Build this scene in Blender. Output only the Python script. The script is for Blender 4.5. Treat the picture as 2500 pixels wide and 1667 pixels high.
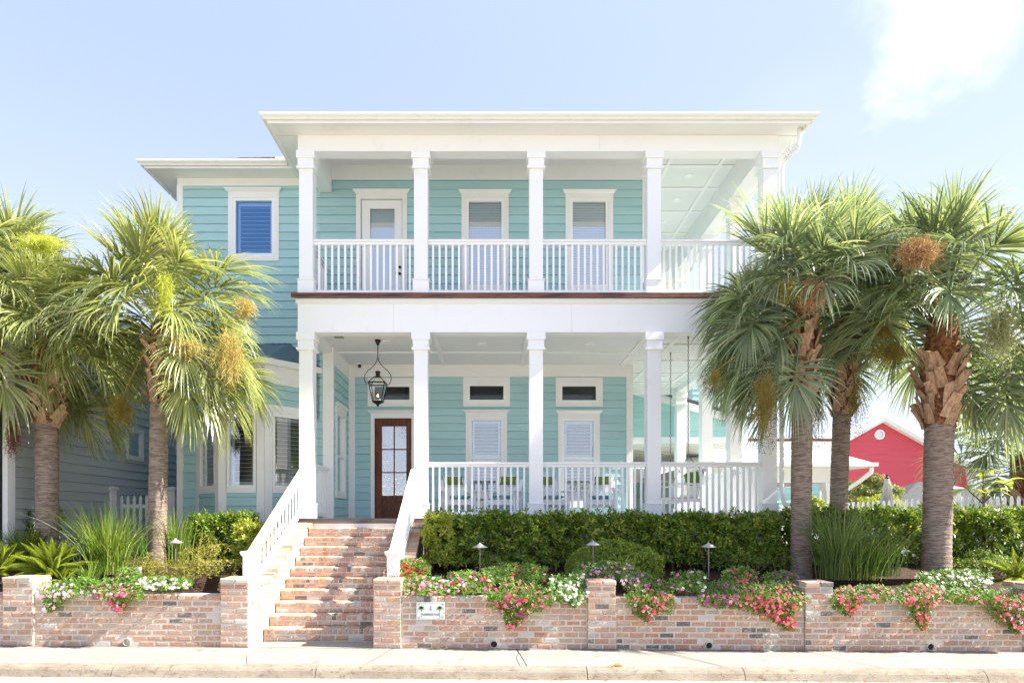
import bpy, math, random
import numpy as np
from mathutils import Vector, Matrix
random.seed(11)
RNG = np.random.default_rng(11)
for _o in list(bpy.data.objects):
    bpy.data.objects.remove(_o)
SC = bpy.context.scene
COL = SC.collection
R = math.radians
H = 1.83          # eye height above the pavement; the porch floor is level with the eye
FPX = 1560.0      # focal length in units of the survey measurements
def X(sx, D): return (sx - 1200.0) * D / FPX
def Z(sy, D): return H + (1265.0 - sy) * D / FPX

# ---------------------------------------------------------------- camera
cd = bpy.data.cameras.new('camera'); cam = bpy.data.objects.new('camera', cd); COL.objects.link(cam)
cam.location = (0, 0, H); cam.rotation_euler = (R(90), 0, 0)
cd.sensor_width = 36.0; cd.lens = 36.0 * FPX / 2500.0
cd.shift_x = 50 / 2500.0; cd.shift_y = 431.5 / 2500.0
cd.clip_start = 0.1; cd.clip_end = 3000
SC.camera = cam

# ---------------------------------------------------------------- light
SUN = Vector((0.74, -0.075, 0.67)).normalized()
sl = bpy.data.lights.new('sun', 'SUN'); sl.energy = 3.9; sl.angle = R(0.5); sl.color = (1.0, 0.95, 0.86)
so = bpy.data.objects.new('sun', sl); COL.objects.link(so)
so.rotation_euler = SUN.to_track_quat('Z', 'Y').to_euler()
SC.view_settings.view_transform = 'Standard'
SC.view_settings.look = 'None'
SC.view_settings.exposure = 2.0
SC.view_settings.gamma = 1.0
SC.view_settings.use_curve_mapping = False
SC.cycles.max_bounces = 8
SC.cycles.diffuse_bounces = 5
SC.cycles.transparent_max_bounces = 10

W = bpy.data.worlds.new('World'); SC.world = W; W.use_nodes = True
def nd(nt, t, **k):
    n = nt.nodes.new(t)
    for a, b in k.items(): setattr(n, a, b)
    return n
def math_(nt, op, a, b=None, c=None, clamp=False):
    n = nd(nt, 'ShaderNodeMath', operation=op, use_clamp=clamp)
    for i, v in enumerate((a, b, c)):
        if v is None: continue
        if isinstance(v, (int, float)): n.inputs[i].default_value = v
        else: nt.links.new(v, n.inputs[i])
    return n.outputs[0]
def mixc(nt, f, a, b, mode='MIX'):
    n = nd(nt, 'ShaderNodeMix', data_type='RGBA', blend_type=mode)
    for s, v in ((0, f), (6, a), (7, b)):
        if isinstance(v, (int, float)): n.inputs[s].default_value = v
        elif isinstance(v, tuple): n.inputs[s].default_value = (*v[:3], 1)
        else: nt.links.new(v, n.inputs[s])
    return n.outputs[2]
def smooth(nt, v, a, b):
    n = nd(nt, 'ShaderNodeMapRange', interpolation_type='SMOOTHSTEP')
    nt.links.new(v, n.inputs[0]); n.inputs[1].default_value = a; n.inputs[2].default_value = b
    return n.outputs[0]
def noise(nt, vec, scale, detail=4, rough=.55, dist=0.0):
    n = nd(nt, 'ShaderNodeTexNoise'); n.inputs['Scale'].default_value = scale
    n.inputs['Detail'].default_value = detail; n.inputs['Roughness'].default_value = rough
    n.inputs['Distortion'].default_value = dist
    if vec is not None: nt.links.new(vec, n.inputs['Vector'])
    return n.outputs[0]
nt = W.node_tree
bg = nt.nodes['Background']
sky = nd(nt, 'ShaderNodeTexSky', sky_type='NISHITA', sun_disc=False)
sky.sun_elevation = math.asin(SUN.z); sky.sun_rotation = math.atan2(SUN.x, SUN.y)
sky.air_density = 1.0; sky.dust_density = 2.0; sky.ozone_density = 1.0; sky.altitude = 0
tc = nd(nt, 'ShaderNodeTexCoord')
sep = nd(nt, 'ShaderNodeSeparateXYZ'); nt.links.new(tc.outputs['Generated'], sep.inputs[0])
elev = sep.outputs[2]
# thin high haze, thicker near the horizon and towards the sun
hz = math_(nt, 'SUBTRACT', 1.0, smooth(nt, elev, 0.08, 0.60))
dx = nd(nt, 'ShaderNodeVectorMath', operation='DOT_PRODUCT'); nt.links.new(tc.outputs['Generated'], dx.inputs[0]); dx.inputs[1].default_value = tuple(SUN)
sunside = smooth(nt, dx.outputs['Value'], 0.0, 1.0)
hf = math_(nt, 'ADD', math_(nt, 'MULTIPLY', hz, 0.85), math_(nt, 'MULTIPLY', sunside, 0.35), clamp=True)
veil = mixc(nt, hf, (2.62, 3.25, 5.5), (4.35, 4.85, 5.8))
c1 = mixc(nt, 0.90, sky.outputs[0], veil)
# cumulus: one real cloud in the view plus a scatter of others around the sky
mp = nd(nt, 'ShaderNodeMapping'); nt.links.new(tc.outputs['Generated'], mp.inputs[0]); mp.inputs['Scale'].default_value = (1, 1, 2.0)
n1 = noise(nt, mp.outputs[0], 3.4, 7, .6, .3)
cdir = Vector((0.73, 1.0, 0.96)).normalized()
dc = nd(nt, 'ShaderNodeVectorMath', operation='DISTANCE'); nt.links.new(tc.outputs['Generated'], dc.inputs[0]); dc.inputs[1].default_value = tuple(cdir)
near = math_(nt, 'SUBTRACT', 1.0, smooth(nt, dc.outputs['Value'], 0.0, 0.235))
cv = math_(nt, 'ADD', n1, math_(nt, 'MULTIPLY', near, 0.40))
cm = smooth(nt, cv, 0.66, 0.98)
n2 = noise(nt, mp.outputs[0], 1.3, 5, .5)
wisp = math_(nt, 'MULTIPLY', smooth(nt, n2, 0.5, 0.85), 0.35)
cm = math_(nt, 'MAXIMUM', cm, wisp)
c2 = mixc(nt, cm, c1, (5.6, 5.65, 5.8))
nt.links.new(c2, bg.inputs[0]); bg.inputs[1].default_value = 0.06

# ---------------------------------------------------------------- materials
MATS = {}
def newmat(name):
    m = bpy.data.materials.new(name); m.use_nodes = True
    return m, m.node_tree, m.node_tree.nodes['Principled BSDF']
def mat(name, col, rough=.6, col2=None, scale=6., thr=(.35, .7), bump=0., bscale=40., coord='pos', spec=.4, metal=0., stretch=(1, 1, 1), rand=0., third=None):
    if name in MATS: return MATS[name]
    m, nt, b = newmat(name)
    b.inputs['Roughness'].default_value = rough; b.inputs['Metallic'].default_value = metal
    b.inputs['Specular IOR Level'].default_value = spec
    if coord == 'pos':
        g = nd(nt, 'ShaderNodeNewGeometry'); vec = g.outputs['Position']
    else:
        g = nd(nt, 'ShaderNodeTexCoord'); vec = g.outputs['Object']
    if stretch != (1, 1, 1):
        mp = nd(nt, 'ShaderNodeMapping'); nt.links.new(vec, mp.inputs[0]); mp.inputs['Scale'].default_value = stretch; vec = mp.outputs[0]
    c = None
    if col2 is not None:
        f = smooth(nt, noise(nt, vec, scale, 6, .62), *thr)
        c = mixc(nt, f, col, col2)
    if third is not None:   # (colour, scale, lo, hi)
        f = smooth(nt, noise(nt, vec, third[1], 7, .7), third[2], third[3])
        c = mixc(nt, f, c if c is not None else col, third[0])
    if rand:
        oi = nd(nt, 'ShaderNodeObjectInfo')
        k = math_(nt, 'ADD', 1 - rand, math_(nt, 'MULTIPLY', oi.outputs['Random'], 2 * rand))
        vm = nd(nt, 'ShaderNodeVectorMath', operation='SCALE')
        if c is None: vm.inputs[0].default_value = col
        else: nt.links.new(c, vm.inputs[0])
        nt.links.new(k, vm.inputs['Scale']); c = vm.outputs[0]
    if c is None: b.inputs['Base Color'].default_value = (*col, 1)
    else: nt.links.new(c, b.inputs['Base Color'])
    if bump:
        bn = nd(nt, 'ShaderNodeBump'); bn.inputs['Strength'].default_value = bump; bn.inputs['Distance'].default_value = .02
        nt.links.new(noise(nt, vec, bscale, 5, .65), bn.inputs['Height']); nt.links.new(bn.outputs[0], b.inputs['Normal'])
    MATS[name] = m
    return m
def leafmat(name, c1, c2, c3=None, transl=.45, gloss=.35, obj=False, spec=.35, c3at=.8):
    """leaf: colour varies leaf by leaf; light passes through"""
    m, nt, b = newmat(name)
    g = nd(nt, 'ShaderNodeNewGeometry')
    r = g.outputs['Random Per Island']
    rp = nd(nt, 'ShaderNodeValToRGB'); nt.links.new(r, rp.inputs[0])
    rp.color_ramp.elements[0].color = (*c1, 1); rp.color_ramp.elements[1].color = (*c2, 1)
    if c3 is not None:
        rp.color_ramp.elements[1].position = c3at
        e = rp.color_ramp.elements.new(min(.99, c3at + .1)); e.color = (*c3, 1)
    c = rp.outputs[0]
    if obj:
        oi = nd(nt, 'ShaderNodeObjectInfo')
        vm = nd(nt, 'ShaderNodeVectorMath', operation='SCALE'); nt.links.new(c, vm.inputs[0])
        nt.links.new(math_(nt, 'ADD', .75, math_(nt, 'MULTIPLY', oi.outputs['Random'], .55)), vm.inputs['Scale']); c = vm.outputs[0]
    nt.links.new(c, b.inputs['Base Color']); b.inputs['Roughness'].default_value = gloss
    b.inputs['Specular IOR Level'].default_value = spec
    tr = nd(nt, 'ShaderNodeBsdfTranslucent')
    tcol = mixc(nt, 1.0, c, (1.35, 1.3, .72), 'MULTIPLY')
    nt.links.new(tcol, tr.inputs[0])
    ms = nd(nt, 'ShaderNodeMixShader'); ms.inputs[0].default_value = transl
    nt.links.new(b.outputs[0], ms.inputs[1]); nt.links.new(tr.outputs[0], ms.inputs[2])
    nt.links.new(ms.outputs[0], nt.nodes['Material Output'].inputs[0])
    MATS[name] = m
    return m
def glassmat(name, tint=(.9, .95, .95), refl=.14, wavy=0.0, refl_tint=(1, 1, 1)):
    m, nt, b = newmat(name)
    nt.nodes.remove(b)
    gl = nd(nt, 'ShaderNodeBsdfGlossy'); gl.inputs['Roughness'].default_value = .01; gl.inputs[0].default_value = (*refl_tint, 1)
    tr = nd(nt, 'ShaderNodeBsdfTransparent'); tr.inputs[0].default_value = (*tint, 1)
    lw = nd(nt, 'ShaderNodeLayerWeight'); lw.inputs[0].default_value = .4
    f = math_(nt, 'ADD', refl, math_(nt, 'MULTIPLY', lw.outputs['Facing'], .8), clamp=True)
    if wavy:
        bn = nd(nt, 'ShaderNodeBump'); bn.inputs['Strength'].default_value = wavy; bn.inputs['Distance'].default_value = .05
        g = nd(nt, 'ShaderNodeNewGeometry'); nt.links.new(noise(nt, g.outputs['Position'], 14, 2), bn.inputs['Height'])
        nt.links.new(bn.outputs[0], gl.inputs['Normal'])
    ms = nd(nt, 'ShaderNodeMixShader'); nt.links.new(f, ms.inputs[0])
    nt.links.new(tr.outputs[0], ms.inputs[1]); nt.links.new(gl.outputs[0], ms.inputs[2])
    nt.links.new(ms.outputs[0], nt.nodes['Material Output'].inputs[0])
    MATS[name] = m
    return m
WHITE = mat('white_paint', (.865, .87, .875), .45, (.81, .80, .78), 3., (.55, .8), bump=.04, bscale=25, third=((.62, .58, .5), 1.7, .72, .9))
TRIM = mat('trim_paint', (.85, .845, .835), .45, (.79, .775, .74), 2., (.5, .8), bump=.03, bscale=25)
VINYL = mat('white_vinyl', (.88, .88, .87), .35)
FLOOR_BOUNCE = mat('pale_bounce_floor', (.58, .585, .57), .5, (.52, .52, .50), 3., (.4, .7), bump=.1, bscale=20)  # unseen floor; pale tone added to bounce light up to the ceilings
CEIL = mat('pale_ceiling_paint', (.775, .785, .77), .6, (.745, .755, .74), 1.5)
GUTTER = mat('gutter_metal', (.78, .78, .74), .35, (.70, .69, .62), 5., (.5, .8))
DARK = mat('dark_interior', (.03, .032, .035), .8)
ROOM = mat('room_wall', (.22, .23, .23), .8)
SLAT = mat('shutter_slat', (.82, .85, .88), .5)
REDWOOD = mat('stained_redwood', (.20, .075, .04), .45, (.035, .018, .014), 3.5, (.42, .62), bump=.3, bscale=18, stretch=(.35, 3, 6))
DECKW = mat('grey_deck_wood', (.16, .13, .12), .6, (.07, .06, .055), 4., stretch=(.3, 3, 3))
MAHOG = mat('mahogany', (.17, .048, .016), .32, (.065, .016, .006), 6., (.35, .7), spec=.25, stretch=(4, 4, .5))
BRONZE = mat('dark_bronze', (.045, .028, .02), .4, (.02, .012, .01), 14., metal=.6)
STEEL = mat('satin_steel', (.45, .45, .44), .3, metal=.9)
GLASS = glassmat('window_glass', (.80, .90, .93), .34)
GLASSB = glassmat('painted_reflection_glass', (.7, .8, .9), .26, refl_tint=(.26, .52, .85))  # deep blue sky reflection is painted in through the gloss colour
GLASSD = glassmat('transom_glass', (.5, .55, .55), .05)
GLASSW = glassmat('wavy_door_glass', (.75, .8, .85), .50, .12)
GLASSL = glassmat('lantern_glass', (.93, .96, .94), .03)
def siding(name, c, c2):
    return mat(name, c, .55, c2, 1.2, (.4, .7), bump=.12, bscale=30, stretch=(.5, .5, 5), rand=.05)
AQUA = siding('aqua_siding', (.385, .605, .622), (.41, .630, .647))
AQUA2 = siding('pale_aqua_siding', (.40, .66, .63), (.43, .69, .66))
GREYS = siding('grey_siding', (.46, .49, .51), (.49, .52, .54))
REDS = siding('red_siding', (.66, .085, .115), (.70, .10, .13))
CONC = mat('sidewalk_concrete', (.285, .262, .222), .85, (.34, .318, .28), 1.6, (.4, .7), bump=.25, bscale=60, third=((.17, .13, .085), 1.6, .55, .74))
CURB = mat('curb_concrete', (.255, .208, .155), .9, (.32, .27, .205), 5., (.35, .65), bump=.6, bscale=70, third=((.11, .075, .05), 16., .50, .75), stretch=(.6, 1, 1))
ROADM = mat('road_concrete', (.33, .295, .24), .9, (.38, .345, .285), 2.2, (.4, .7), bump=.3, bscale=80, third=((.19, .145, .10), 9., .55, .82), stretch=(.5, 1, 1))
MORTAR = mat('mortar', (.70, .61, .52), .9, (.60, .52, .44), 9., bump=.5, bscale=70)
MULCH = mat('bark_mulch', (.085, .04, .022), .95, (.03, .016, .012), 24., (.4, .62), bump=1., bscale=45)
LAWN = mat('lawn', (.10, .15, .05), .9, (.16, .17, .09), 3.)
FARG = mat('far_ground', (.40, .38, .31), .95, (.46, .42, .35), .2)
METALR = mat('white_metal_roof', (.78, .80, .80), .35)
BAYROOF = mat('blue_grey_metal_roof', (.13, .19, .24), .35, metal=.3)
SHING = mat('brown_shingle', (.14, .09, .07), .9, (.07, .05, .045), 8., rand=.3)
SHINGG = mat('grey_shingle', (.055, .055, .058), .9, (.085, .085, .085), 12., (.4, .6))
PVC = mat('drain_pvc', (.62, .58, .47), .5, (.4, .36, .28), 12.)
def brickmat():
    m, nt, b = newmat('old_brick')
    oi = nd(nt, 'ShaderNodeObjectInfo'); r = oi.outputs['Random']
    rp = nd(nt, 'ShaderNodeValToRGB'); nt.links.new(r, rp.inputs[0]); cr = rp.color_ramp; cr.interpolation = 'CONSTANT'
    cols = [(0.504, 0.275, 0.181), (0.448, 0.229, 0.146), (0.515, 0.31, 0.211), (0.482, 0.343, 0.257), (0.47, 0.257, 0.172), (0.515, 0.4, 0.312), (0.526, 0.32, 0.222), (0.448, 0.32, 0.242), (0.493, 0.378, 0.287), (0.414, 0.378, 0.317), (0.47, 0.287, 0.201), (0.17, 0.147, 0.128), (0.6, 0.54, 0.483), (0.526, 0.32, 0.172), (0.47, 0.287, 0.196), (0.515, 0.355, 0.262), (0.493, 0.331, 0.242), (0.426, 0.298, 0.222)]
    cr.elements[0].color = (*cols[0], 1); cr.elements[1].position = 1 / len(cols); cr.elements[1].color = (*cols[1], 1)
    for i, c in enumerate(cols[2:], 2):
        e = cr.elements.new(i / len(cols)); e.color = (*c, 1)
    g = nd(nt, 'ShaderNodeNewGeometry'); P = g.outputs['Position']
    big = smooth(nt, noise(nt, P, 30, 7, .72), .48, .68)
    amt = math_(nt, 'MULTIPLY', big, math_(nt, 'ADD', .28, math_(nt, 'MULTIPLY', math_(nt, 'FRACT', math_(nt, 'MULTIPLY', r, 37.7)), .7)))
    c = mixc(nt, amt, rp.outputs[0], (.62, .545, .47))
    dk = smooth(nt, noise(nt, P, 22, 6, .7), .62, .76)
    c = mixc(nt, math_(nt, 'MULTIPLY', dk, .55), c, (.20, .13, .11))
    nt.links.new(c, b.inputs['Base Color']); b.inputs['Roughness'].default_value = .9
    bn = nd(nt, 'ShaderNodeBump'); bn.inputs['Strength'].default_value = .7; bn.inputs['Distance'].default_value = .012
    nt.links.new(noise(nt, P, 55, 6, .7), bn.inputs['Height']); nt.links.new(bn.outputs[0], b.inputs['Normal'])
    return m
BRICK = brickmat()

# ---------------------------------------------------------------- mesh builder
class Fr:
    """wall frame: u along the wall, w out of it, z up"""
    def __init__(s, x, y, ang=0.0):     # ang 0: u=+X, outward=-Y ; ang 90: u=+Y, outward=+X
        a = R(ang); s.o = Vector((x, y)); s.u = Vector((math.cos(a), math.sin(a))); s.n = Vector((math.sin(a), -math.cos(a))); s.ang = ang
    def p(s, u, w, z):
        q = s.o + s.u * u + s.n * w
        return (q.x, q.y, z)
class MB:
    def __init__(s): s.v = []; s.f = []; s.m = []
    def add(s, vs, fs, mi=0):
        b = len(s.v); s.v.extend(vs); s.f.extend([tuple(b + i for i in f) for f in fs]); s.m.extend([mi] * len(fs)); return s
    def box(s, x0, x1, y0, y1, z0, z1, mi=0):
        return s.add([(x0, y0, z0), (x1, y0, z0), (x1, y1, z0), (x0, y1, z0), (x0, y0, z1), (x1, y0, z1), (x1, y1, z1), (x0, y1, z1)],
                     [(0, 3, 2, 1), (4, 5, 6, 7), (0, 1, 5, 4), (1, 2, 6, 5), (2, 3, 7, 6), (3, 0, 4, 7)], mi)
    def cbox(s, cx, cy, hx, hy, z0, z1, mi=0): return s.box(cx - hx, cx + hx, cy - hy, cy + hy, z0, z1, mi)
    def fbox(s, fr, u0, u1, w0, w1, z0, z1, mi=0):
        P = fr.p
        return s.add([P(u0, w1, z0), P(u1, w1, z0), P(u1, w0, z0), P(u0, w0, z0), P(u0, w1, z1), P(u1, w1, z1), P(u1, w0, z1), P(u0, w0, z1)],
                     [(0, 3, 2, 1), (4, 5, 6, 7), (0, 1, 5, 4), (1, 2, 6, 5), (2, 3, 7, 6), (3, 0, 4, 7)], mi)
    def beam(s, a, b, w, h, mi=0, up=(0, 0, 1)):
        a = Vector(a); b = Vector(b); d = (b - a).normalized(); up = Vector(up)
        sd = d.cross(up)
        if sd.length < 1e-4: sd = d.cross(Vector((0, 1, 0)))
        sd.normalize(); u2 = sd.cross(d).normalized()
        vs = []
        for p in (a, b):
            for i, j in ((-1, -1), (1, -1), (1, 1), (-1, 1)): vs.append(tuple(p + sd * (i * w / 2) + u2 * (j * h / 2)))
        return s.add(vs, [(0, 1, 2, 3), (7, 6, 5, 4), (0, 4, 5, 1), (1, 5, 6, 2), (2, 6, 7, 3), (3, 7, 4, 0)], mi)
    def tube(s, pts, r, n=8, mi=0, cap=True):
        pts = [Vector(p) for p in pts]; rs = r if isinstance(r, (list, tuple)) else [r] * len(pts)
        b = len(s.v); ref = Vector((0, 0, 1))
        for i, p in enumerate(pts):
            t = (pts[min(i + 1, len(pts) - 1)] - pts[max(i - 1, 0)]).normalized()
            q = ref - t * ref.dot(t)
            if q.length < .1: q = Vector((0, 1, 0)) - t * t.y
            if q.length < .1: q = Vector((1, 0, 0)) - t * t.x
            q.normalize(); w = t.cross(q); ref = q
            for k in range(n):
                a = 2 * math.pi * k / n; s.v.append(tuple(p + (q * math.cos(a) + w * math.sin(a)) * rs[i]))
        for i in range(len(pts) - 1):
            for k in range(n):
                k2 = (k + 1) % n; s.f.append((b + i * n + k, b + i * n + k2, b + (i + 1) * n + k2, b + (i + 1) * n + k)); s.m.append(mi)
        if cap:
            s.f.append(tuple(b + k for k in range(n))[::-1]); s.m.append(mi)
            s.f.append(tuple(b + (len(pts) - 1) * n + k for k in range(n))); s.m.append(mi)
        return s
    def lathe(s, cx, cy, prof, n=16, mi=0, ph=0):
        b = len(s.v)
        for r_, z in prof:
            for k in range(n):
                a = 2 * math.pi * k / n + ph; s.v.append((cx + r_ * math.cos(a), cy + r_ * math.sin(a), z))
        for i in range(len(prof) - 1):
            for k in range(n):
                k2 = (k + 1) % n; s.f.append((b + i * n + k, b + i * n + k2, b + (i + 1) * n + k2, b + (i + 1) * n + k)); s.m.append(mi)
        return s
    def prism(s, poly, fn0, fn1, mi=0):
        n = len(poly); b = len(s.v)
        s.v.extend([fn0(p) for p in poly]); s.v.extend([fn1(p) for p in poly])
        s.f.append(tuple(range(b + n - 1, b - 1, -1))); s.f.append(tuple(range(b + n, b + 2 * n)))
        s.m.extend([mi] * (n + 2))
        for i in range(n):
            j = (i + 1) % n; s.f.append((b + i, b + j, b + n + j, b + n + i))
        return s
ORG = {}
def _mesh(name, mb, mats, org, smooth_=False):
    me = bpy.data.meshes.new(name)
    ox, oy, oz = org
    me.from_pydata([(a - ox, b - oy, c - oz) for a, b, c in mb.v], [], mb.f)
    for m in (mats if isinstance(mats, (list, tuple)) else [mats]): me.materials.append(m)
    if any(mb.m): me.polygons.foreach_set('material_index', mb.m)
    if smooth_: me.polygons.foreach_set('use_smooth', [True] * len(me.polygons))
    me.update()
    return me
def npmesh(name, V, F, mats, org=(0, 0, 0), mi=None, smooth_=False):
    """V (n,3), F (m,k) numpy"""
    me = bpy.data.meshes.new(name)
    V = np.asarray(V, dtype=np.float32) - np.array(org, dtype=np.float32)
    k = F.shape[1]
    me.vertices.add(len(V)); me.vertices.foreach_set('co', V.ravel())
    me.loops.add(F.size); me.loops.foreach_set('vertex_index', F.astype(np.int32).ravel())
    me.polygons.add(len(F)); me.polygons.foreach_set('loop_start', np.arange(0, F.size, k, dtype=np.int32))
    for m in (mats if isinstance(mats, (list, tuple)) else [mats]): me.materials.append(m)
    if mi is not None: me.polygons.foreach_set('material_index', np.asarray(mi, dtype=np.int32))
    if smooth_: me.polygons.foreach_set('use_smooth', np.ones(len(F), dtype=bool))
    me.update(calc_edges=True)
    return me
def props(o, label=None, cat=None, group=None, kind=None):
    if label: o['label'] = label
    if cat: o['category'] = cat
    if group: o['group'] = group
    if kind: o['kind'] = kind
    return o
def thing(name, label, cat, loc=(0, 0, 0), rz=0., group=None, kind=None):
    o = bpy.data.objects.new(name, None); COL.objects.link(o); o.empty_display_size = .2
    o.location = loc; o.rotation_euler = (0, 0, rz); ORG[o.name] = tuple(loc)
    return props(o, label, cat, group, kind)
def part(name, mb, mats, parent, smooth_=False, label=None, kind=None, local=False):
    org = (0, 0, 0) if local else ORG[parent.name]
    me = mb if isinstance(mb, bpy.types.Mesh) else _mesh(name, mb, mats, org, smooth_)
    o = bpy.data.objects.new(name, me); COL.objects.link(o); o.parent = parent
    ORG[o.name] = ORG[parent.name]
    return props(o, label, None, None, kind)
def inst(name, me, parent, wpos, rot=(0, 0, 0), scale=(1, 1, 1), label=None, local=False):
    o = bpy.data.objects.new(name, me); COL.objects.link(o); o.parent = parent
    og = (0, 0, 0) if local else ORG[parent.name]
    o.location = (wpos[0] - og[0], wpos[1] - og[1], wpos[2] - og[2]); o.rotation_euler = rot; o.scale = scale
    if label: o['label'] = label
    return o
def solo(name, mb, mats, label, cat, base, smooth_=False, group=None, kind=None, rz=0., local=False):
    me = mb if isinstance(mb, bpy.types.Mesh) else _mesh(name, mb, mats, (0, 0, 0) if local else base, smooth_)
    o = bpy.data.objects.new(name, me); COL.objects.link(o); o.location = base; o.rotation_euler = (0, 0, rz)
    ORG[o.name] = tuple(base)
    return props(o, label, cat, group, kind)
def struct(name, mb, m, parent=None, label=None, smooth_=False):
    if parent is None:
        o = solo(name, mb, m, label, None, (0, 0, 0), smooth_); o['kind'] = 'structure'; return o
    return part(name, mb, m, parent, smooth_)
def copy_thing(root, loc, rz=0., label=None):
    r = root.copy(); COL.objects.link(r); r.location = loc; r.rotation_euler = (0, 0, rz); ORG[r.name] = tuple(loc)
    if label: r['label'] = label
    for ch in list(root.children):
        c = ch.copy(); COL.objects.link(c); c.parent = r
        for g in list(ch.children):
            d = g.copy(); COL.objects.link(d); d.parent = c
    return r
def basis(axes, roll):
    """(N,3) unit axes -> (N,3,3) rotation matrices whose z column is the axis"""
    a = axes / np.linalg.norm(axes, axis=1, keepdims=True)
    h = np.where(np.abs(a[:, 2:3]) < .9, np.array([[0, 0, 1.]]), np.array([[1., 0, 0]]))
    x = np.cross(h, a); x /= np.linalg.norm(x, axis=1, keepdims=True); y = np.cross(a, x)
    c = np.cos(roll)[:, None]; s_ = np.sin(roll)[:, None]
    x2 = x * c + y * s_; y2 = -x * s_ + y * c
    return np.stack([x2, y2, a], axis=2)
def batch(T, F, pos, axes, scale, roll=None):
    """copies of template T (v,3) with faces F (f,k) -> V, F"""
    n = len(pos); roll = RNG.uniform(0, 6.283, n) if roll is None else roll
    M_ = basis(axes, roll)
    V = np.einsum('nij,vj->nvi', M_, T) * np.asarray(scale)[:, None, None] + pos[:, None, :]
    FF = (F[None, :, :] + (np.arange(n) * len(T))[:, None, None]).reshape(-1, F.shape[1])
    return V.reshape(-1, 3), FF
# ================================================================ ground, road, kerb, pavement
def gz(x): return -0.006 * (x + 7.0)
def yard(x, y):
    t = max(0., min(1., (y - 9.5) / 2.6))
    return .70 + gz(x) * max(0, 1 - t) + .34 * t * t * (3 - 2 * t)
mb = MB(); mb.box(-700, 700, -500, 900, -1.2, -.30); struct('ground', mb, FARG)
mb = MB()
xs = [-60, -30, -15, -8, -4, 0, 4, 8, 15, 30, 60]
for i in range(len(xs) - 1):
    a, b = xs[i], xs[i + 1]
    mb.add([(a, -14, gz(a) - .132), (b, -14, gz(b) - .132), (b, 7.97, gz(b) - .132), (a, 7.97, gz(a) - .132)], [(0, 1, 2, 3)])
road = struct('road', mb, ROADM)
CRK = mat('dark_joint', (.07, .055, .045), .95)
def crack(pts, w, z0, parent):
    """a recessed joint drawn as a very thin sunk strip of dirt"""
    m = MB()
    for i in range(len(pts) - 1):
        a, b = Vector((*pts[i], 0)), Vector((*pts[i + 1], 0)); d = (b - a).normalized(); s = Vector((d.y, -d.x, 0)) * w / 2
        m.add([(p.x, p.y, gz(p.x) + z0) for p in (a - s, a + s, b + s, b - s)], [(0, 1, 2, 3)])
    return part('joint', m, CRK, parent)
crack([(3.3, 7.9), (3.55, 7.6), (3.7, 7.2), (3.72, 6.0)], .012, -.128, road)
crack([(-5.0, 7.9), (-5.25, 7.6), (-5.5, 7.1)], .006, -.128, road)
# kerb: rounded concrete kerb in cast lengths
kerb = thing('kerb', 'rounded concrete kerb between the pavement and the road', None, (0, 8.1, -.1), kind='structure')
kprof = [(7.955, -.135), (7.975, -.10), (8.0, -.05), (8.03, -.02), (8.075, -.004), (8.135, 0.0), (8.135, -.2), (7.955, -.2)]
kx = [-12, -9.4, -4.75, -2.2, 1.2, 3.17, 6.2, 9.3, 12]
for a, b in zip(kx[:-1], kx[1:]):
    m = MB(); a2, b2 = a + .005, b - .005
    m.prism(kprof, lambda p: (a2, p[0], p[1] + gz(a2)), lambda p: (b2, p[0], p[1] + gz(b2)))
    part('kerb_stone', m, CURB, kerb)
# pavement slabs
pave = thing('pavement', 'pale concrete pavement slabs in front of the brick wall', None, (0, 8.7, 0), kind='structure')
jt = [(-13, -13), (-9.6, -9.5), (-6.75, -6.6), (-3.2, -3.05), (-1.35, -1.55), (.33, .45), (2.15, 3.0), (4.3, 5.0), (6.1, 7.2), (8.0, 9.3), (12, 12)]
for (a0, a1), (b0, b1) in zip(jt[:-1], jt[1:]):
    m = MB(); g = .0075
    P = [(a1 + g, 8.14), (b1 - g, 8.14), (b0 - g, 9.6), (a0 + g, 9.6)]
    m.add([(x, y, gz(x)) for x, y in P] + [(x, y, gz(x) - .12) for x, y in P], [(0, 1, 2, 3), (0, 4, 5, 1), (1, 5, 6, 2), (2, 6, 7, 3), (3, 7, 4, 0)])
    part('slab', m, CONC, pave)
for _pts, _w in (([(.35, 9.17), (.38, 8.9), (.33, 8.6), (.36, 8.15)], .010), ([(2.25, 9.17), (2.6, 8.7), (2.95, 8.15)], .010), ([(-3.15, 9.17), (-3.3, 8.6), (-3.12, 8.15)], .007),
                 ([(4.45, 9.17), (4.7, 8.6), (4.95, 8.15)], .007), ([(-1.42, 9.17), (-1.5, 8.7), (-1.62, 8.15)], .010), ([(5.9, 8.9), (6.4, 8.6), (7.3, 8.3)], .004), ([(-5.6, 8.15), (-5.2, 8.5), (-4.4, 8.75)], .004), ([(-13, 9.17), (12, 9.17)], .016)):
    crack(_pts, _w, .0025, pave)
# planting bed behind the retaining wall, then the yard
mb = MB(); nx, ny = 60, 14
vs = []; fs = []
for j in range(ny + 1):
    y = 9.30 + (13.4 - 9.30) * j / ny
    for i in range(nx + 1):
        x = -16 + 34 * i / nx
        inst_ = -3.86 < x < -1.32
        vs.append((x, y, (yard(x, y) + .03 * math.sin(x * 5.1 + y * 3) + .02 * math.sin(x * 11.3)) if not inst_ else -.35))
for j in range(ny):
    for i in range(nx): b = j * (nx + 1) + i; fs.append((b, b + 1, b + nx + 2, b + nx + 1))
mb.add(vs, fs); struct('planting_bed', mb, MULCH, smooth_=True)
mb = MB(); mb.box(-60, 80, 13.3, 120, .4, 1.03); struct('lawn', mb, LAWN)
mb = MB(); mb.box(5.9, 22, 16, 33, .95, 1.08); struct('patio_paving', mb, CONC)

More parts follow.
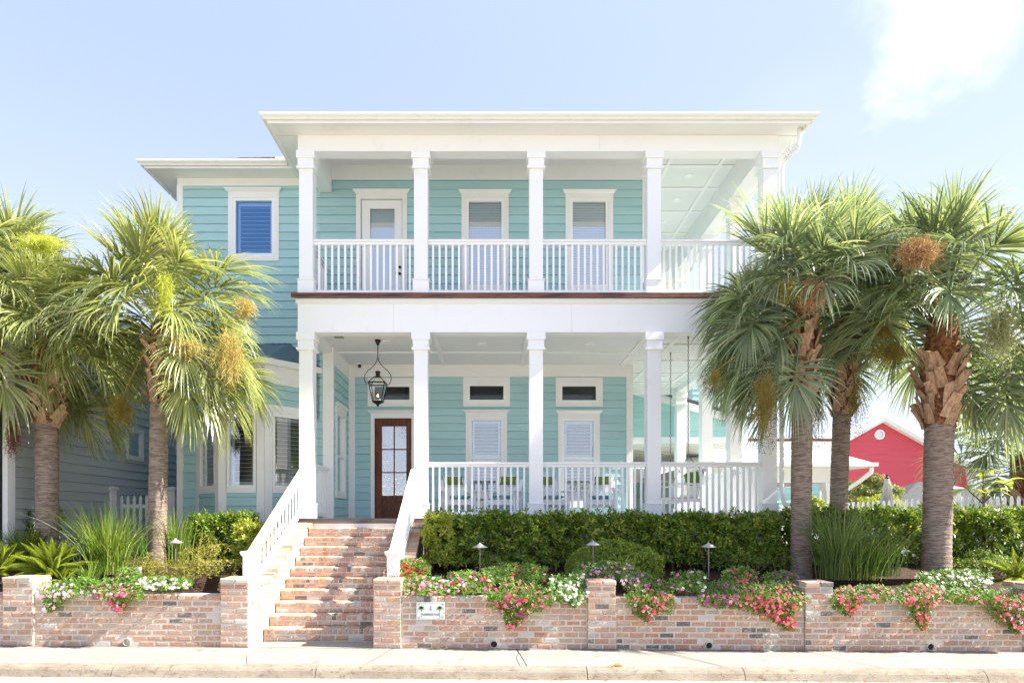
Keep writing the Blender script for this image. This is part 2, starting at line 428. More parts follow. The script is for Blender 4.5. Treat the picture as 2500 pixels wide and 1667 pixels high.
# ================================================================ brick work
def brick_mesh(k):
    m = MB(); c = .006 + .003 * k; r = random.Random(k)
    j = lambda: r.uniform(-.0025, .0025)
    x0, x1, z0, z1 = -.5, .5, -.5, .5
    # unit brick: x length, y depth (front at y=0 going +1), z height ; chamfer in metres for .2 x .07
    cx, cz = c / .2, c / .07
    f = [(x0 + cx, 0 + j(), z0 + cz), (x1 - cx, 0 + j(), z0 + cz), (x1 - cx, 0 + j(), z1 - cz), (x0 + cx, 0 + j(), z1 - cz)]
    g = [(x0 + j(), .07, z0 + j() * 3), (x1 + j(), .07, z0 + j() * 3), (x1 + j(), .07, z1 + j() * 3), (x0 + j(), .07, z1 + j() * 3)]
    h = [(x0, 1, z0), (x1, 1, z0), (x1, 1, z1), (x0, 1, z1)]
    m.add(f + g + h, [(0, 1, 2, 3)] + [(i, i + 4, (i + 1) % 4 + 4, (i + 1) % 4) for i in range(4)] + [(i + 4, i + 8, (i + 1) % 4 + 8, (i + 1) % 4 + 4) for i in range(4)])
    return _mesh('brick', m, BRICK, (0, 0, 0))
BM = [brick_mesh(k) for k in range(5)]
def lay(parent, fr, u, w, z, L, D_, Hh):
    """one brick centred at u along the frame, its front face at w, bottom z"""
    p = fr.p(u, w + random.uniform(-.003, .003), z + Hh / 2)
    return inst('brick', random.choice(BM), parent, p, (random.uniform(-.008, .008), random.uniform(-.006, .006), R(fr.ang) + random.uniform(-.006, .006)), (L, D_, Hh))
CH, BL = .0835, .2155      # course height, brick module
def brick_face(parent, fr, u0, u1, zb, courses, header_top=True, zfn=gz, keep=None, depth=.09, w=0., sub=0.):
    for c in range(courses):
        z = zb + c * CH
        if header_top and c == courses - 1:
            n = max(1, round((u1 - u0) / .104)); mod = (u1 - u0) / n
            for i in range(n):
                u = u0 + (i + .5) * mod; wx = fr.p(u, 0, 0)[0]
                if keep and not keep(u, z): continue
                lay(parent, fr, u, w + .012, z + zfn(wx), mod - .011, depth + .1, CH - .008)
            continue
        off = [0, .5, .12, .58, .03, .46][c % 6] * BL + random.uniform(-.012, .012)
        u = u0 - off
        while u < u1 - .02:
            a, b = max(u, u0), min(u + BL, u1)
            if b - a > .035 and (keep is None or keep((a + b) / 2, z)):
                wx = fr.p((a + b) / 2, 0, 0)[0]
                lay(parent, fr, (a + b) / 2, w, z + zfn(wx), (b - a) - random.uniform(.013, .019), depth, CH - .0165)
            u += BL
def wall_core(parent, x0, x1, y0, y1, h, name='mortar'):
    m = MB(); a, b = gz(x0), gz(x1)
    m.add([(x0, y0, a - .15), (x1, y0, b - .15), (x1, y1, b - .15), (x0, y1, a - .15), (x0, y0, a + h), (x1, y0, b + h), (x1, y1, b + h), (x0, y1, a + h)],
          [(0, 3, 2, 1), (4, 5, 6, 7), (0, 1, 5, 4), (1, 2, 6, 5), (2, 3, 7, 6), (3, 0, 4, 7)])
    return part(name, m, MORTAR, parent)
YW, YP = 9.22, 9.18        # front of wall panels / piers
def pier(x0, x1, label, side):
    t = thing('brick_pier', label, 'brick pier', ((x0 + x1) / 2, YP + .2, gz(x0)), group='piers of the garden wall')
    wall_core(t, x0 + .006, x1 - .006, YP + .005, YP + .40, .955)
    brick_face(t, Fr(0, YP), x0, x1, 0, 11, header_top=False)
    # top bed of bricks seen edge-on, and the flank turned to the camera
    brick_face(t, Fr(0, YP), x0 - .01, x1 + .01, 11 * CH, 1, header_top=False, w=.012, depth=.2)
    brick_face(t, Fr(0, YP + .20), x0 - .01, x1 + .01, 11 * CH + .001, 1, header_top=False, w=0, depth=.2)
    fr = Fr(x1, YP, 90) if side > 0 else Fr(x0, YP + .4, -90)
    brick_face(t, fr, .10, .40, 0 if side != 2 else 0, 11, header_top=False)
    return t
def panel(x0, x1, label, pipe=None):
    t = thing('garden_wall', label, 'garden wall', ((x0 + x1) / 2, YW + .15, gz(x0)), group='sections of the low brick garden wall')
    wall_core(t, x0, x1, YW + .005, YW + .22, .745)
    k = None
    if pipe is not None:
        k = lambda u, z: abs(u - pipe) > .12 or z > .09
    brick_face(t, Fr(0, YW), x0 + .004, x1 - .004, 0, 9, header_top=True, keep=k)
    return t
pier(-7.03, -6.59, 'squat old brick pier at the far end of the wall beside the light pink flowers', 1)
pier(-3.90, -3.49, 'old brick pier with a short white newel behind it, beside the sunlit stair flank', 1)
pier(-1.70, -1.295, 'old brick pier between the stair steps and the house number plaque', -1)
pier(1.38, 1.79, 'old brick pier beside the white flowers in mid wall', -1)
pier(4.51, 4.91, 'old brick pier topped with rough stone-grey bricks below the grass clump', -1)
pier(7.66, 8.06, 'old brick pier cut by the picture edge behind the last red flowers', -1)
panel(-8.6, -7.03, 'stub of old brick wall running out of view past the end pier')
panel(-6.59, -3.90, 'low old brick wall under the hot pink flowers, a cream pipe at its foot', pipe=X(312, YW))
panel(-1.295, 1.38, 'low old brick wall carrying the house number plaque', pipe=X(1206, YW))
panel(1.79, 4.51, 'low old brick wall under the widest mass of red flowers', pipe=X(1730, YW))
panel(4.91, 7.66, 'low old brick wall under the hanging coral flowers by the thick palm', pipe=X(2270, YW))
for sx, lb in ((312, 'cream drain pipe end at the foot of the wall under the hot pink flowers'), (1206, 'dark drain pipe end in the wall below the big hanging red flowers'),
               (1730, 'drain pipe end at the wall foot between two piers below magenta flowers'), (2270, 'drain pipe end at the wall foot under the hanging coral flowers')):
    x = X(sx, YW); z = .062 + gz(x); m = MB()
    n = 20; prof = [(.056, YW - .03), (.056, YW + .004), (.047, YW + .003), (.047, YW - .03)]
    b = len(m.v)
    for r_, y in prof:
        for k in range(n):
            a = 2 * math.pi * k / n; m.v.append((x + r_ * math.cos(a), y, z + r_ * math.sin(a)))
    for i in range(4):
        for k in range(n):
            k2 = (k + 1) % n; i2 = (i + 1) % 4
            m.f.append((b + i * n + k, b + i * n + k2, b + i2 * n + k2, b + i2 * n + k)); m.m.append(0)
    m.f.append(tuple(b + 2 * n + k for k in range(n))); m.m.append(1)
    solo('drain_pipe', m, [PVC, DARK if sx > 400 else PVC], lb, 'drain pipe', (x, YW, z), group='drain pipes through the garden wall')  # shade inside the bore painted as a dark disc; first pipe's lit bore cream

# ================================================================ stairs
SX0, SX1 = -3.45, -1.70
def sz(i): return .166 * i
def sy(i): return 9.70 + .262 * (i - 1)
stairs = thing('brick_stairs', 'flight of ten old brick steps rising to the front porch', 'stairs', ((SX0 + SX1) / 2, 9.7, 0))
for i in range(1, 11):
    m = MB(); m.box(SX0 - .0, SX1 + .0, sy(i) - .004, 12.30, sz(i - 1) - (.05 if i == 1 else 0) + .001, sz(i) - .012); part('mortar', m, MORTAR, stairs)
    n = 22; mod = (SX1 - SX0) / n; fr = Fr(0, sy(i))
    for k in range(n):
        lay(stairs, fr, SX0 + (k + .5) * mod, .014, sz(i) - .090, mod - .014, .285, .086)
    u = SX0; k = 0; off = random.choice([0, .1])
    while u < SX1 - .03:
        b = min(SX1, u + (BL if (k or not off) else off)); lay(stairs, fr, (u + b) / 2, .010, sz(i - 1) + (gz(-2.6) if i == 1 else 0) + .002, b - u - .015, .12, .060 - (gz(-2.6) if i == 1 else 0)); u = b; k += 1
m = MB(); m.box(SX0, SX1, 12.305, 12.34, 1.63, 1.735); part('riser_board', m, WHITE, stairs)
def rail_b(D): return .83 + .45 * (D - 9.8)
def rail_t(D): return 1.37 + .55 * (D - 9.8)
def cheek_top(D): return min(max(.90, rail_b(D) - .06), 1.72)
def cheek(x0, x1, face, label):
    t = thing('stair_side_wall', label, 'brick wall', ((x0 + x1) / 2, 10.6, 0), group='brick side walls of the front stairs')
    m = MB(); pr = [(9.58, -.15), (9.58, .90), (9.95, .90)] + [(d, cheek_top(d)) for d in (10.4, 11, 11.6, 12.29)] + [(12.29, -.15)]
    m.prism(pr, lambda p: (x0 + .02, p[0], p[1] - .03), lambda p: (x1 - .02, p[0], p[1] - .03)); part('mortar', m, MORTAR, t)
    def keep(u, z):
        D = (u + 9.58) if face > 0 else (12.29 - u)
        if z + CH > cheek_top(D) - .05: return False
        i = int((D - 9.7) / .262) + 1
        return True if face == 2 else z + .07 > sz(max(0, i - 1)) - .1 or D < 9.8
    brick_face(t, Fr(x1 - .014, 9.58, 90), 0, 2.70, 0, 20, header_top=False, zfn=lambda x: 0, keep=lambda u, z: keep(u, z))
    D = 9.62
    while D < 12.25:                       # cap bricks laid across the top
        z = cheek_top(D); sl_ = (cheek_top(D + .04) - cheek_top(D - .04)) / .08
        inst('brick', random.choice(BM), t, ((x0 + x1) / 2, D - .035, z - .02), (math.atan(sl_), 0, random.uniform(-.02, .02)), (x1 - x0 + .02, .066, .085)); D += .0775 * math.cos(math.atan(sl_))
    return t
cheek(-3.90, -3.45, 1, 'sunlit brick side wall of the stairs rising beside the far handrail')
cheek(-1.70, -1.28, 2, 'brick side wall of the stairs rising beside the start of the hedge')
def stair_rail(x, label):
    t = thing('stair_railing', label, 'railing', (x, 9.75, .95), group='white handrails of the brick stairs')
    m = MB(); m.cbox(x, 9.70, .085, .085, .955, 1.26); part('newel_post', m, WHITE, t)
    m = MB(); m.lathe(x, 9.70, [(0, 1.255), (.125, 1.255), (.16, 1.295), (.165, 1.325), (.145, 1.335), (0, 1.345)], 4, ph=math.pi / 4); part('post_cap', m, WHITE, t)
    y0, y1 = 9.80, 12.42
    m = MB(); m.beam((x, y0, rail_t(y0) - .05), (x, y1, rail_t(y1) - .05), .15, .045); m.beam((x, y0, rail_t(y0) - .10), (x, y1, rail_t(y1) - .10), .09, .055); part('hand_rail', m, WHITE, t)
    m = MB(); m.beam((x, y0 - .05, rail_b(y0 - .05) + .03), (x, y1, rail_b(y1) + .03), .06, .09); part('bottom_rail', m, WHITE, t)
    for k in range(14):
        y = y0 + .10 + k * .187; m = MB(); zb = rail_b(y) + .05; zt = rail_t(y) - .10
        m.box(x - .015, x + .015, y - .015, y + .015, zb, zt); part('baluster', m, WHITE, t)
    return t
stair_rail(-3.66, 'white sloping handrail on the far side of the stairs by the small hedge')
stair_rail(-1.49, 'white sloping handrail of the stairs beside the red flowers')

# ================================================================ the house
HT = 'two storey aqua clapboard beach house with white columned porch and balcony'
house = thing('beach_house', HT, 'house', (0, 15.6, 1.03))
FL2, ZB1, ZB2, SOF, C1, C2 = 6.17, 5.44, 8.95, 9.26, 5.57, 9.55
YF, Y2, Y1 = 12.40, 14.0, 15.6      # column plane, upper front wall, recessed lower wall
XL, XR, XC = -3.76, 5.58, 3.42      # porch outer faces, house corner
def planks(parent, fr, u0, u1, z0, z1, openings, m, zph=None, pitch=.1875, name='plank', top=.022):
    z = z0 if zph is None else zph - pitch * math.ceil((zph - z0) / pitch)
    while z < z1 - .01:
        za, zb = max(z, z0), min(z + pitch, z1)
        rects = [(u0, u1, za, zb)]
        for (a, b, c, d) in openings:
            nr = []
            for (p, q, r_, s) in rects:
                if b <= p or a >= q or d <= r_ or c >= s: nr.append((p, q, r_, s)); continue
                if a > p: nr.append((p, a, r_, s))
                if b < q: nr.append((b, q, r_, s))
                if c > r_: nr.append((max(p, a), min(q, b), r_, c))
                if d < s: nr.append((max(p, a), min(q, b), d, s))
            rects = nr
        for (p, q, r_, s) in rects:
            if q - p < .01 or s - r_ < .01: continue
            cuts = [p]
            if q - p > 4.2: cuts.append(p + random.uniform(1.6, 2.6))
            cuts.append(q)
            for ca, cb in zip(cuts[:-1], cuts[1:]):
                w0 = top * (1 - (r_ - z) / pitch) + .003; s_top = s - (.004 if s > z + pitch - .002 else 0); w1 = top * (1 - (s_top - z) / pitch) + .003
                mm = MB(); P = fr.p; e = .0012
                mm.add([P(ca + e, w0, r_), P(cb - e, w0, r_), P(cb - e, -.03, r_), P(ca + e, -.03, r_), P(ca + e, w1, s_top), P(cb - e, w1, s_top), P(cb - e, -.03, s_top), P(ca + e, -.03, s_top)],
                       [(0, 3, 2, 1), (4, 5, 6, 7), (0, 1, 5, 4), (1, 2, 6, 5), (2, 3, 7, 6), (3, 0, 4, 7)])
                part(name, mm, m, parent)
        z += pitch
def slats(parent, fr, u0, u1, z0, z1, pitch, w, tilt, m=SLAT, width=.06, stile=.045, name='slat', rails=True):
    if rails:
        mm = MB()
        mm.fbox(fr, u0, u0 + stile, w - .015, w + .015, z0, z1); mm.fbox(fr, u1 - stile, u1, w - .015, w + .015, z0, z1)
        mm.fbox(fr, u0 + stile, u1 - stile, w - .015, w + .015, z0, z0 + stile * 1.4); mm.fbox(fr, u0 + stile, u1 - stile, w - .015, w + .015, z1 - stile * 1.4, z1)
        part('shutter_frame', mm, m, parent)
    a0, a1 = (z0 + stile * 1.4, z1 - stile * 1.4) if rails else (z0, z1)
    n = max(1, int((a1 - a0) / pitch)); pt = (a1 - a0) / n; c, s_ = math.cos(R(tilt)) * width / 2, math.sin(R(tilt)) * width / 2
    me = None
    for i in range(n):
        z = a0 + (i + .5) * pt
        mm = MB(); P = fr.p; ua, ub = (u0 + stile, u1 - stile) if rails else (u0 + .01, u1 - .01)
        t = .004
        mm.add([P(ua, w + c, z - s_ - t), P(ub, w + c, z - s_ - t), P(ub, w - c, z + s_ - t), P(ua, w - c, z + s_ - t), P(ua, w + c, z - s_ + t), P(ub, w + c, z - s_ + t), P(ub, w - c, z + s_ + t), P(ua, w - c, z + s_ + t)],
               [(0, 3, 2, 1), (4, 5, 6, 7), (0, 1, 5, 4), (1, 2, 6, 5), (2, 3, 7, 6), (3, 0, 4, 7)])
        part(name, mm, m, parent)
def window(parent, fr, g, cas=.085, head=.12, cornice=True, frame=.06, bottom=.1, rail=None, glass=None, fill='shutter', tilt=35, pitch=.075, name='window', casw=.034, cas_l=None, cas_r=None, sillw=0., recess=.30):
    u0, u1, z0, z1 = g; f = frame; cl = cas if cas_l is None else cas_l; cr_ = cas if cas_r is None else cas_r
    a, b, c, d = u0 - f, u1 + f, z0 - f, z1 + f
    mm = MB()
    mm.fbox(fr, a - cl, a, -.02, casw, c - bottom, d); mm.fbox(fr, b, b + cr_, -.02, casw, c - bottom, d)
    mm.fbox(fr, a - cl, b + cr_, -.02, casw + .002, d, d + head)
    if bottom > 0: mm.fbox(fr, a, b, -.02, casw - .003, c - bottom, c)
    if cornice:
        zt = d + head; P = fr.p
        pr = [(-.01, zt), (casw + .008, zt), (casw + .03, zt + .018), (casw + .06, zt + .045), (casw + .065, zt + .065), (-.01, zt + .065)]
        ua, ub = a - cl - .012, b + cr_ + .012
        mm.prism(pr, lambda p: P(ua - max(0, p[0] - casw) * .9, p[0], p[1]), lambda p: P(ub + max(0, p[0] - casw) * .9, p[0], p[1]))
    w_ = part(name, mm, TRIM, parent)
    mm = MB()
    mm.fbox(fr, a, u0, -.06, .022, c, d); mm.fbox(fr, u1, b, -.06, .022, c, d); mm.fbox(fr, u0, u1, -.06, .022, z1, d); mm.fbox(fr, u0, u1, -.06, .026, c, z0)
    if rail: mm.fbox(fr, u0, u1, -.05, .018, rail - .03, rail + .025)
    part('frame', mm, VINYL, w_)
    mm = MB(); P = fr.p; mm.add([P(u0, -.012, z0), P(u1, -.012, z0), P(u1, -.012, z1), P(u0, -.012, z1)], [(0, 1, 2, 3)])
    part('pane', mm, glass or GLASS, w_)
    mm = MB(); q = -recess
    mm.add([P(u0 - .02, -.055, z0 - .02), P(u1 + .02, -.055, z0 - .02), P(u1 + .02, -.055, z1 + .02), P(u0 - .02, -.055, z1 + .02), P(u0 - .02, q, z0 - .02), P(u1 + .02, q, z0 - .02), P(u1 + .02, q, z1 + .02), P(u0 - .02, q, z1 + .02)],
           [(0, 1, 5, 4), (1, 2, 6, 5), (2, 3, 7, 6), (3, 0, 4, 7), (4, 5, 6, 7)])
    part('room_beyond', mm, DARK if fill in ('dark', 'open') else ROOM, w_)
    if fill in ('shutter', 'open'):
        if rail:
            slats(w_, fr, u0 + .02, u1 - .02, rail + .03, z1 - .01, pitch, -.10, tilt); slats(w_, fr, u0 + .02, u1 - .02, z0 + .01, rail - .03, pitch, -.10, tilt)
        else: slats(w_, fr, u0 + .02, u1 - .02, z0 + .01, z1 - .01, pitch, -.10, tilt)
    elif fill == 'blind':
        slats(w_, fr, u0, u1, z0, z1, pitch, -.09, tilt, rails=False, width=pitch * 1.12)
    return w_
def op(g, f=.06): return (g[0] - f - .03, g[1] + f + .03, g[2] - f - .03, g[3] + f + .03)
def gx(x0, x1, y0, y1, D): return (X(x0, D), X(x1, D), Z(y1, D), Z(y0, D))

# ---- solid cores behind the cladding
for (x0, x1, y0, y1, z0, z1, mm_) in ((-3.55, XC - .03, Y1 + .33, 27, .9, C1, ROOM), (-3.95, XC - .03, Y2 + .33, 27, 6.0, SOF, ROOM), (-6.8, -3.9, Y2 + .33, 27, .6, SOF, ROOM)):
    m = MB(); m.box(x0, x1, y0, y1, z0, z1); part('wall_core', m, mm_, house)
# ---- upper front wall
F2 = Fr(0, Y2)
UD = gx(903, 963, 508, 703, Y2); U1g = gx(1144.6, 1224, 492.4, 696, Y2); U2g = gx(1398, 1478.6, 492.4, 696, Y2)
door_o = (X(881, Y2) - .03, X(983, Y2) + .03, FL2, Z(487, Y2) + .03)
planks(house, F2, XL + .0, XC - .11, FL2, Z(440.4, Y2), [door_o, op(U1g), op(U2g)], AQUA, zph=Z(440.4 + 1.5, Y2))
window(house, F2, U1g, glass=GLASS, tilt=62, fill='blind', pitch=.055, head=.10, cas=.10)
window(house, F2, U2g, glass=GLASS, tilt=62, fill='blind', pitch=.055, head=.10, cas=.10)
# upper door
def glazed_door(parent, fr, o, g, name, m, lights, casing=.1, panel=None, glass=GLASSW, casz=.12, cw=.034, setb=-.03):
    u0, u1, z0, z1 = o
    mm = MB(); mm.fbox(fr, u0 - casing, u0, -.04, cw, z0, z1); mm.fbox(fr, u1, u1 + casing, -.04, cw, z0, z1); mm.fbox(fr, u0 - casing, u1 + casing, -.04, cw + .002, z1, z1 + casz)
    zt = z1 + casz; P = fr.p; pr = [(-.01, zt), (cw + .008, zt), (cw + .03, zt + .018), (cw + .06, zt + .045), (cw + .065, zt + .065), (-.01, zt + .065)]
    mm.prism(pr, lambda p: P(u0 - casing - .012 - max(0, p[0] - cw) * .9, p[0], p[1]), lambda p: P(u1 + casing + .012 + max(0, p[0] - cw) * .9, p[0], p[1]))
    part('door_casing', mm, TRIM, parent)
    a, b, c, d = g; mm = MB(); w0, w1 = setb - .04, setb
    mm.fbox(fr, u0 + .012, a, w0, w1, z0 + .02, z1 - .012); mm.fbox(fr, b, u1 - .012, w0, w1, z0 + .02, z1 - .012); mm.fbox(fr, a, b, w0, w1, d, z1 - .012)
    if panel:
        pa, pb = panel
        mm.fbox(fr, a, b, w0, w1, pb, c); mm.fbox(fr, a, b, w0, w1, z0 + .02, pa)
        mm.fbox(fr, a, b, w0, w1 - .030, pa, pb); mm.fbox(fr, a + .07, b - .07, w0, w1 - .004, pa + .055, pb - .055)
        mm.fbox(fr, a - .02, b + .02, w1, w1 + .008, pb, pb + .02); 
    else: mm.fbox(fr, a, b, w0, w1, z0 + .02, c)
    for (p, q, r_, s) in ((a - .02, a, c, d), (b, b + .02, c, d), (a - .02, b + .02, d, d + .02), (a - .02, b + .02, c - .02, c)): mm.fbox(fr, p, q, w1, w1 + .010, r_, s)
    dr = part(name, mm, m, parent)
    nx_, nz_ = lights
    if nx_ * nz_ > 1:
        for i in range(1, nx_): u = a + (b - a) * i / nx_; mm = MB(); mm.fbox(fr, u - .014, u + .014, w0, w1 + .002, c, d); part('muntin', mm, m, dr)
        for j in range(1, nz_): z = c + (d - c) * j / nz_; mm = MB(); mm.fbox(fr, a, b, w0, w1, z - .014, z + .014); part('muntin', mm, m, dr)
    for i in range(nx_):
        for j in range(nz_):
            mm = MB(); mm.add([P(a + (b - a) * i / nx_, w0 + .02, c + (d - c) * j / nz_), P(a + (b - a) * (i + 1) / nx_, w0 + .02, c + (d - c) * j / nz_), P(a + (b - a) * (i + 1) / nx_, w0 + .02, c + (d - c) * (j + 1) / nz_), P(a + (b - a) * i / nx_, w0 + .02, c + (d - c) * (j + 1) / nz_)], [(0, 1, 2, 3)])
            part('pane', mm, glass, dr)
    mm = MB(); q = -.28
    mm.add([P(u0, w0, z0), P(u1, w0, z0), P(u1, w0, z1), P(u0, w0, z1), P(u0, q, z0), P(u1, q, z0), P(u1, q, z1), P(u0, q, z1)], [(0, 1, 5, 4), (1, 2, 6, 5), (2, 3, 7, 6), (3, 0, 4, 7), (4, 5, 6, 7)])
    part('room_beyond', mm, ROOM, dr)
    return dr
ud = glazed_door(house, F2, (X(881, Y2), X(983, Y2), FL2, Z(487, Y2)), UD, 'door', VINYL, (1, 1), glass=GLASS, setb=-.02)
slats(ud, F2, UD[0], UD[1], UD[2], UD[3], .05, -.11, 68, rails=False, width=.06)
hx = X(976, Y2)
for z in (Z(652, Y2), Z(668, Y2)):
    m = MB(); n = 12; vs = [(hx + .028 * math.cos(k * math.pi / 6), Y2 + .018, z + .028 * math.sin(k * math.pi / 6)) for k in range(n)] + [(hx + .028 * math.cos(k * math.pi / 6), Y2 - .01, z + .028 * math.sin(k * math.pi / 6)) for k in range(n)]
    m.add(vs, [tuple(range(n, 2 * n))] + [(k, (k + 1) % n, (k + 1) % n + n, k + n) for k in range(n)])
    if z < Z(660, Y2): m.box(hx - .09, hx, Y2 - .04, Y2 - .02, z - .012, z + .012)
    part('handle', m, BRONZE, ud)
# friezes, corner boards on the upper wall
m = MB(); m.fbox(F2, XL, XC + .015, -.02, .03, Z(440.4, Y2), C2); part('frieze_board', m, TRIM, house)
m = MB(); m.fbox(F2, XC - .12, XC + .03, -.02, .034, FL2, Z(440.4, Y2)); part('corner_board', m, TRIM, house)
planks(house, Fr(XC, Y2, 90), .03, 4.7, FL2, 9.2, [], AQUA, zph=Z(441.9, Y2))
planks(house, Fr(XC, Y1, 90), .03, 4.0, H - .02, 5.3, [], AQUA, zph=Z(920.5, Y1))
m = MB(); m.fbox(Fr(XC, Y2, 90), .0, 4.75, -.02, .03, 9.2, C2); m.fbox(Fr(XC, Y1, 90), .0, 4.05, -.02, .03, 5.3, C1); part('frieze_board', m, TRIM, house)
# ---- left wing front wall (same plane), bay below
XW = -6.87
WG = gx(576, 664, 491, 620, Y2)
planks(house, F2, XW + .1, XL, 4.0, Z(455, Y2), [op(WG)], AQUA, zph=Z(441.9, Y2))
planks(house, F2, XW + .1, -6.46, .75, 4.0, [], AQUA, zph=Z(441.9, Y2))
planks(house, F2, -3.93, -3.55, .75, 4.0, [], AQUA, zph=Z(441.9, Y2))
planks(house, F2, -3.93, -3.55, 4.0, 6.1, [], AQUA, zph=Z(441.9, Y2))
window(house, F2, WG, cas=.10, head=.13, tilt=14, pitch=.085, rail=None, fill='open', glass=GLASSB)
m = MB(); m.fbox(F2, XW, XL, -.02, .03, Z(455, Y2), SOF); part('frieze_board', m, TRIM, house)
m = MB(); m.fbox(F2, XW - .01, XW + .12, -.1, .034, .6, Z(455, Y2)); part('corner_board', m, TRIM, house)
m = MB(); m.box(XW + .01, XW + .05, Y2 + .05, 27, .6, SOF); part('side_wall', m, AQUA, house)
m = MB(); m.fbox(F2, XW, -3.5, -.02, .04, .6, .86); part('skirt_board', m, TRIM, house)
# ---- recessed lower front wall
F1 = Fr(0, Y1)
T0 = gx(914, 1000, 944, 976, Y1); T1 = gx(1147, 1229, 942, 976, Y1); T2 = gx(1372.6, 1455, 943, 977, Y1)
L1 = gx(1152, 1223, 1026, 1222, Y1); L2 = gx(1377.6, 1449, 1027, 1222, Y1)
DO = (X(914.5, Y1), X(1005, Y1), H - .01, Z(1021, Y1)); DG = (X(931.5, Y1), X(991.5, Y1), Z(1209, Y1), Z(1039.5, Y1))
planks(house, F1, -3.5, XC - .12, H - .02, Z(920.5, Y1), [op(T0), op(T1), op(T2), op(L1), op(L2), (DO[0] - .03, DO[1] + .03, DO[2], DO[3] + .03)], AQUA, zph=Z(920.5, Y1))
for g in (T0, T1, T2): window(house, F1, g, cas=.10, head=.15, bottom=.10, cornice=False, glass=GLASSD, fill='dark', name='transom_window')
for g in (L1, L2): window(house, F1, g, cas=.09, head=.12, rail=Z(1118, Y1), tilt=28, pitch=.078)
fd = glazed_door(house, F1, DO, DG, 'front_door', MAHOG, (2, 3), casing=.09, panel=(H + .12, H + .44), setb=-.05)
m = MB(); sx_ = X(1000, Y1); m.fbox(F1, sx_ - .025, sx_ + .025, -.05, -.035, Z(1200, Y1), Z(1175, Y1)); m.fbox(F1, sx_ - .025, sx_ + .025, -.05, -.035, Z(1172, Y1), Z(1164, Y1)); m.tube([F1.p(sx_, -.03, Z(1190, Y1)), F1.p(sx_, .02, Z(1188, Y1)), F1.p(sx_, .02, Z(1181, Y1)), F1.p(sx_, -.03, Z(1179, Y1))], .008, 6)
part('handle', m, STEEL, fd)
m = MB(); m.fbox(F1, -3.5, XC + .02, -.02, .03, Z(920.5, Y1), C1); part('frieze_board', m, TRIM, house)
m = MB(); m.fbox(F1, XC - .13, XC + .03, -.02, .034, H - .02, Z(920.5, Y1)); m.fbox(F1, -3.49, -3.33, -.02, .034, H - .02, Z(920.5, Y1)); part('corner_board', m, TRIM, house)
# ---- side wall of the recess, facing the door
FS = Fr(-3.5, Y2, 90)
SG = (.42, 1.08, H + .62, H + 2.35)
planks(house, FS, .0, 1.6, H - .02, Z(862, Y2), [op(SG, .05)], AQUA, zph=Z(920.5, Y1))
window(house, FS, SG, cas=.10, head=.14, rail=H + 1.42, fill='dark', frame=.05, recess=.10, casw=.04)
m = MB(); m.fbox(FS, .0, 1.6, -.02, .03, Z(920.5, Y1) - .06, C1); part('frieze_board', m, TRIM, house)
m = MB(); m.box(-3.69, -3.46, Y2 - .035, Y2 + .06, H - .2, C1); part('corner_board', m, TRIM, house)
# ---- bay window on the wing
bay = [(-6.46, 14.0), (-5.63, 13.2), (-4.69, 13.2), (-3.89, 14.0)]
zhead = [H + v for v in (.69, 2.13, .55, 2.36, 2.8, 3.17)]
for i in range(3):
    (ax, ay), (bx, by) = bay[i], bay[i + 1]; L = math.hypot(bx - ax, by - ay); ang = math.degrees(math.atan2(by - ay, bx - ax))
    fr = Fr(ax, ay, ang)
    ew = .23 if i == 1 else .28
    g = (.16 + .06, L - .16 - .06, zhead[0], zhead[1])
    window(house, fr, g, cas=.0, cas_l=.0, cas_r=.0, head=zhead[3] - zhead[1] - .06, bottom=.10, cornice=False, tilt=4, pitch=.085, fill='open', name='bay_window', recess=.28)
    m = MB(); m.fbox(fr, -.0, .16, -.06, .02, .6, zhead[3]); m.fbox(fr, L - .16, L, -.06, .02, .6, zhead[3]); part('corner_board', m, TRIM, house)
    planks(house, fr, .16, L - .16, .6, zhead[2] - .02, [], AQUA, zph=Z(441.9, Y2))
    planks(house, fr, 0., L, zhead[3], zhead[4], [], AQUA, zph=Z(441.9, Y2))
    m = MB(); m.fbox(fr, -.02, L + .02, -.06, .035, zhead[4], zhead[5]); part('frieze_board', m, TRIM, house)
def offs(k):
    return [(-6.46 - k * 1.2, 14.0), (-5.63 - k * .41, 13.2 - k), (-4.69 + k * .41, 13.2 - k), (-3.89 + k * 1.2, 14.0)]
o1, o2 = offs(.16), offs(.02)
m = MB(); m.prism(o1, lambda p: (p[0], p[1], H + 3.17), lambda p: (p[0], p[1], H + 3.29)); part('bay_cornice', m, TRIM, house)
for i in range(3):
    a, b = o1[i], o1[i + 1]; c = [(-5.95, 14.0), (-5.45, 13.98), (-4.9, 13.98), (-4.4, 14.0)]
    m = MB(); q, r_ = c[i], c[i + 1]
    m.add([(a[0], a[1], H + 3.292), (b[0], b[1], H + 3.292), (r_[0], r_[1], H + 3.82), (q[0], q[1], H + 3.82)], [(0, 1, 2, 3)])
    for k in range(1, 4):
        t = k / 4
        m.beam((a[0] + (b[0] - a[0]) * t, a[1] + (b[1] - a[1]) * t, H + 3.31), (q[0] + (r_[0] - q[0]) * t, q[1] + (r_[1] - q[1]) * t - .03, H + 3.82), .02, .03)
    part('bay_roof', m, BAYROOF, house)
m = MB(); m.prism([(-5.9, 14.3), (-5.5, 13.75), (-4.82, 13.75), (-4.45, 14.3)], lambda p: (p[0], p[1], .6), lambda p: (p[0], p[1], H + 3.1)); part('wall_core', m, ROOM, house)

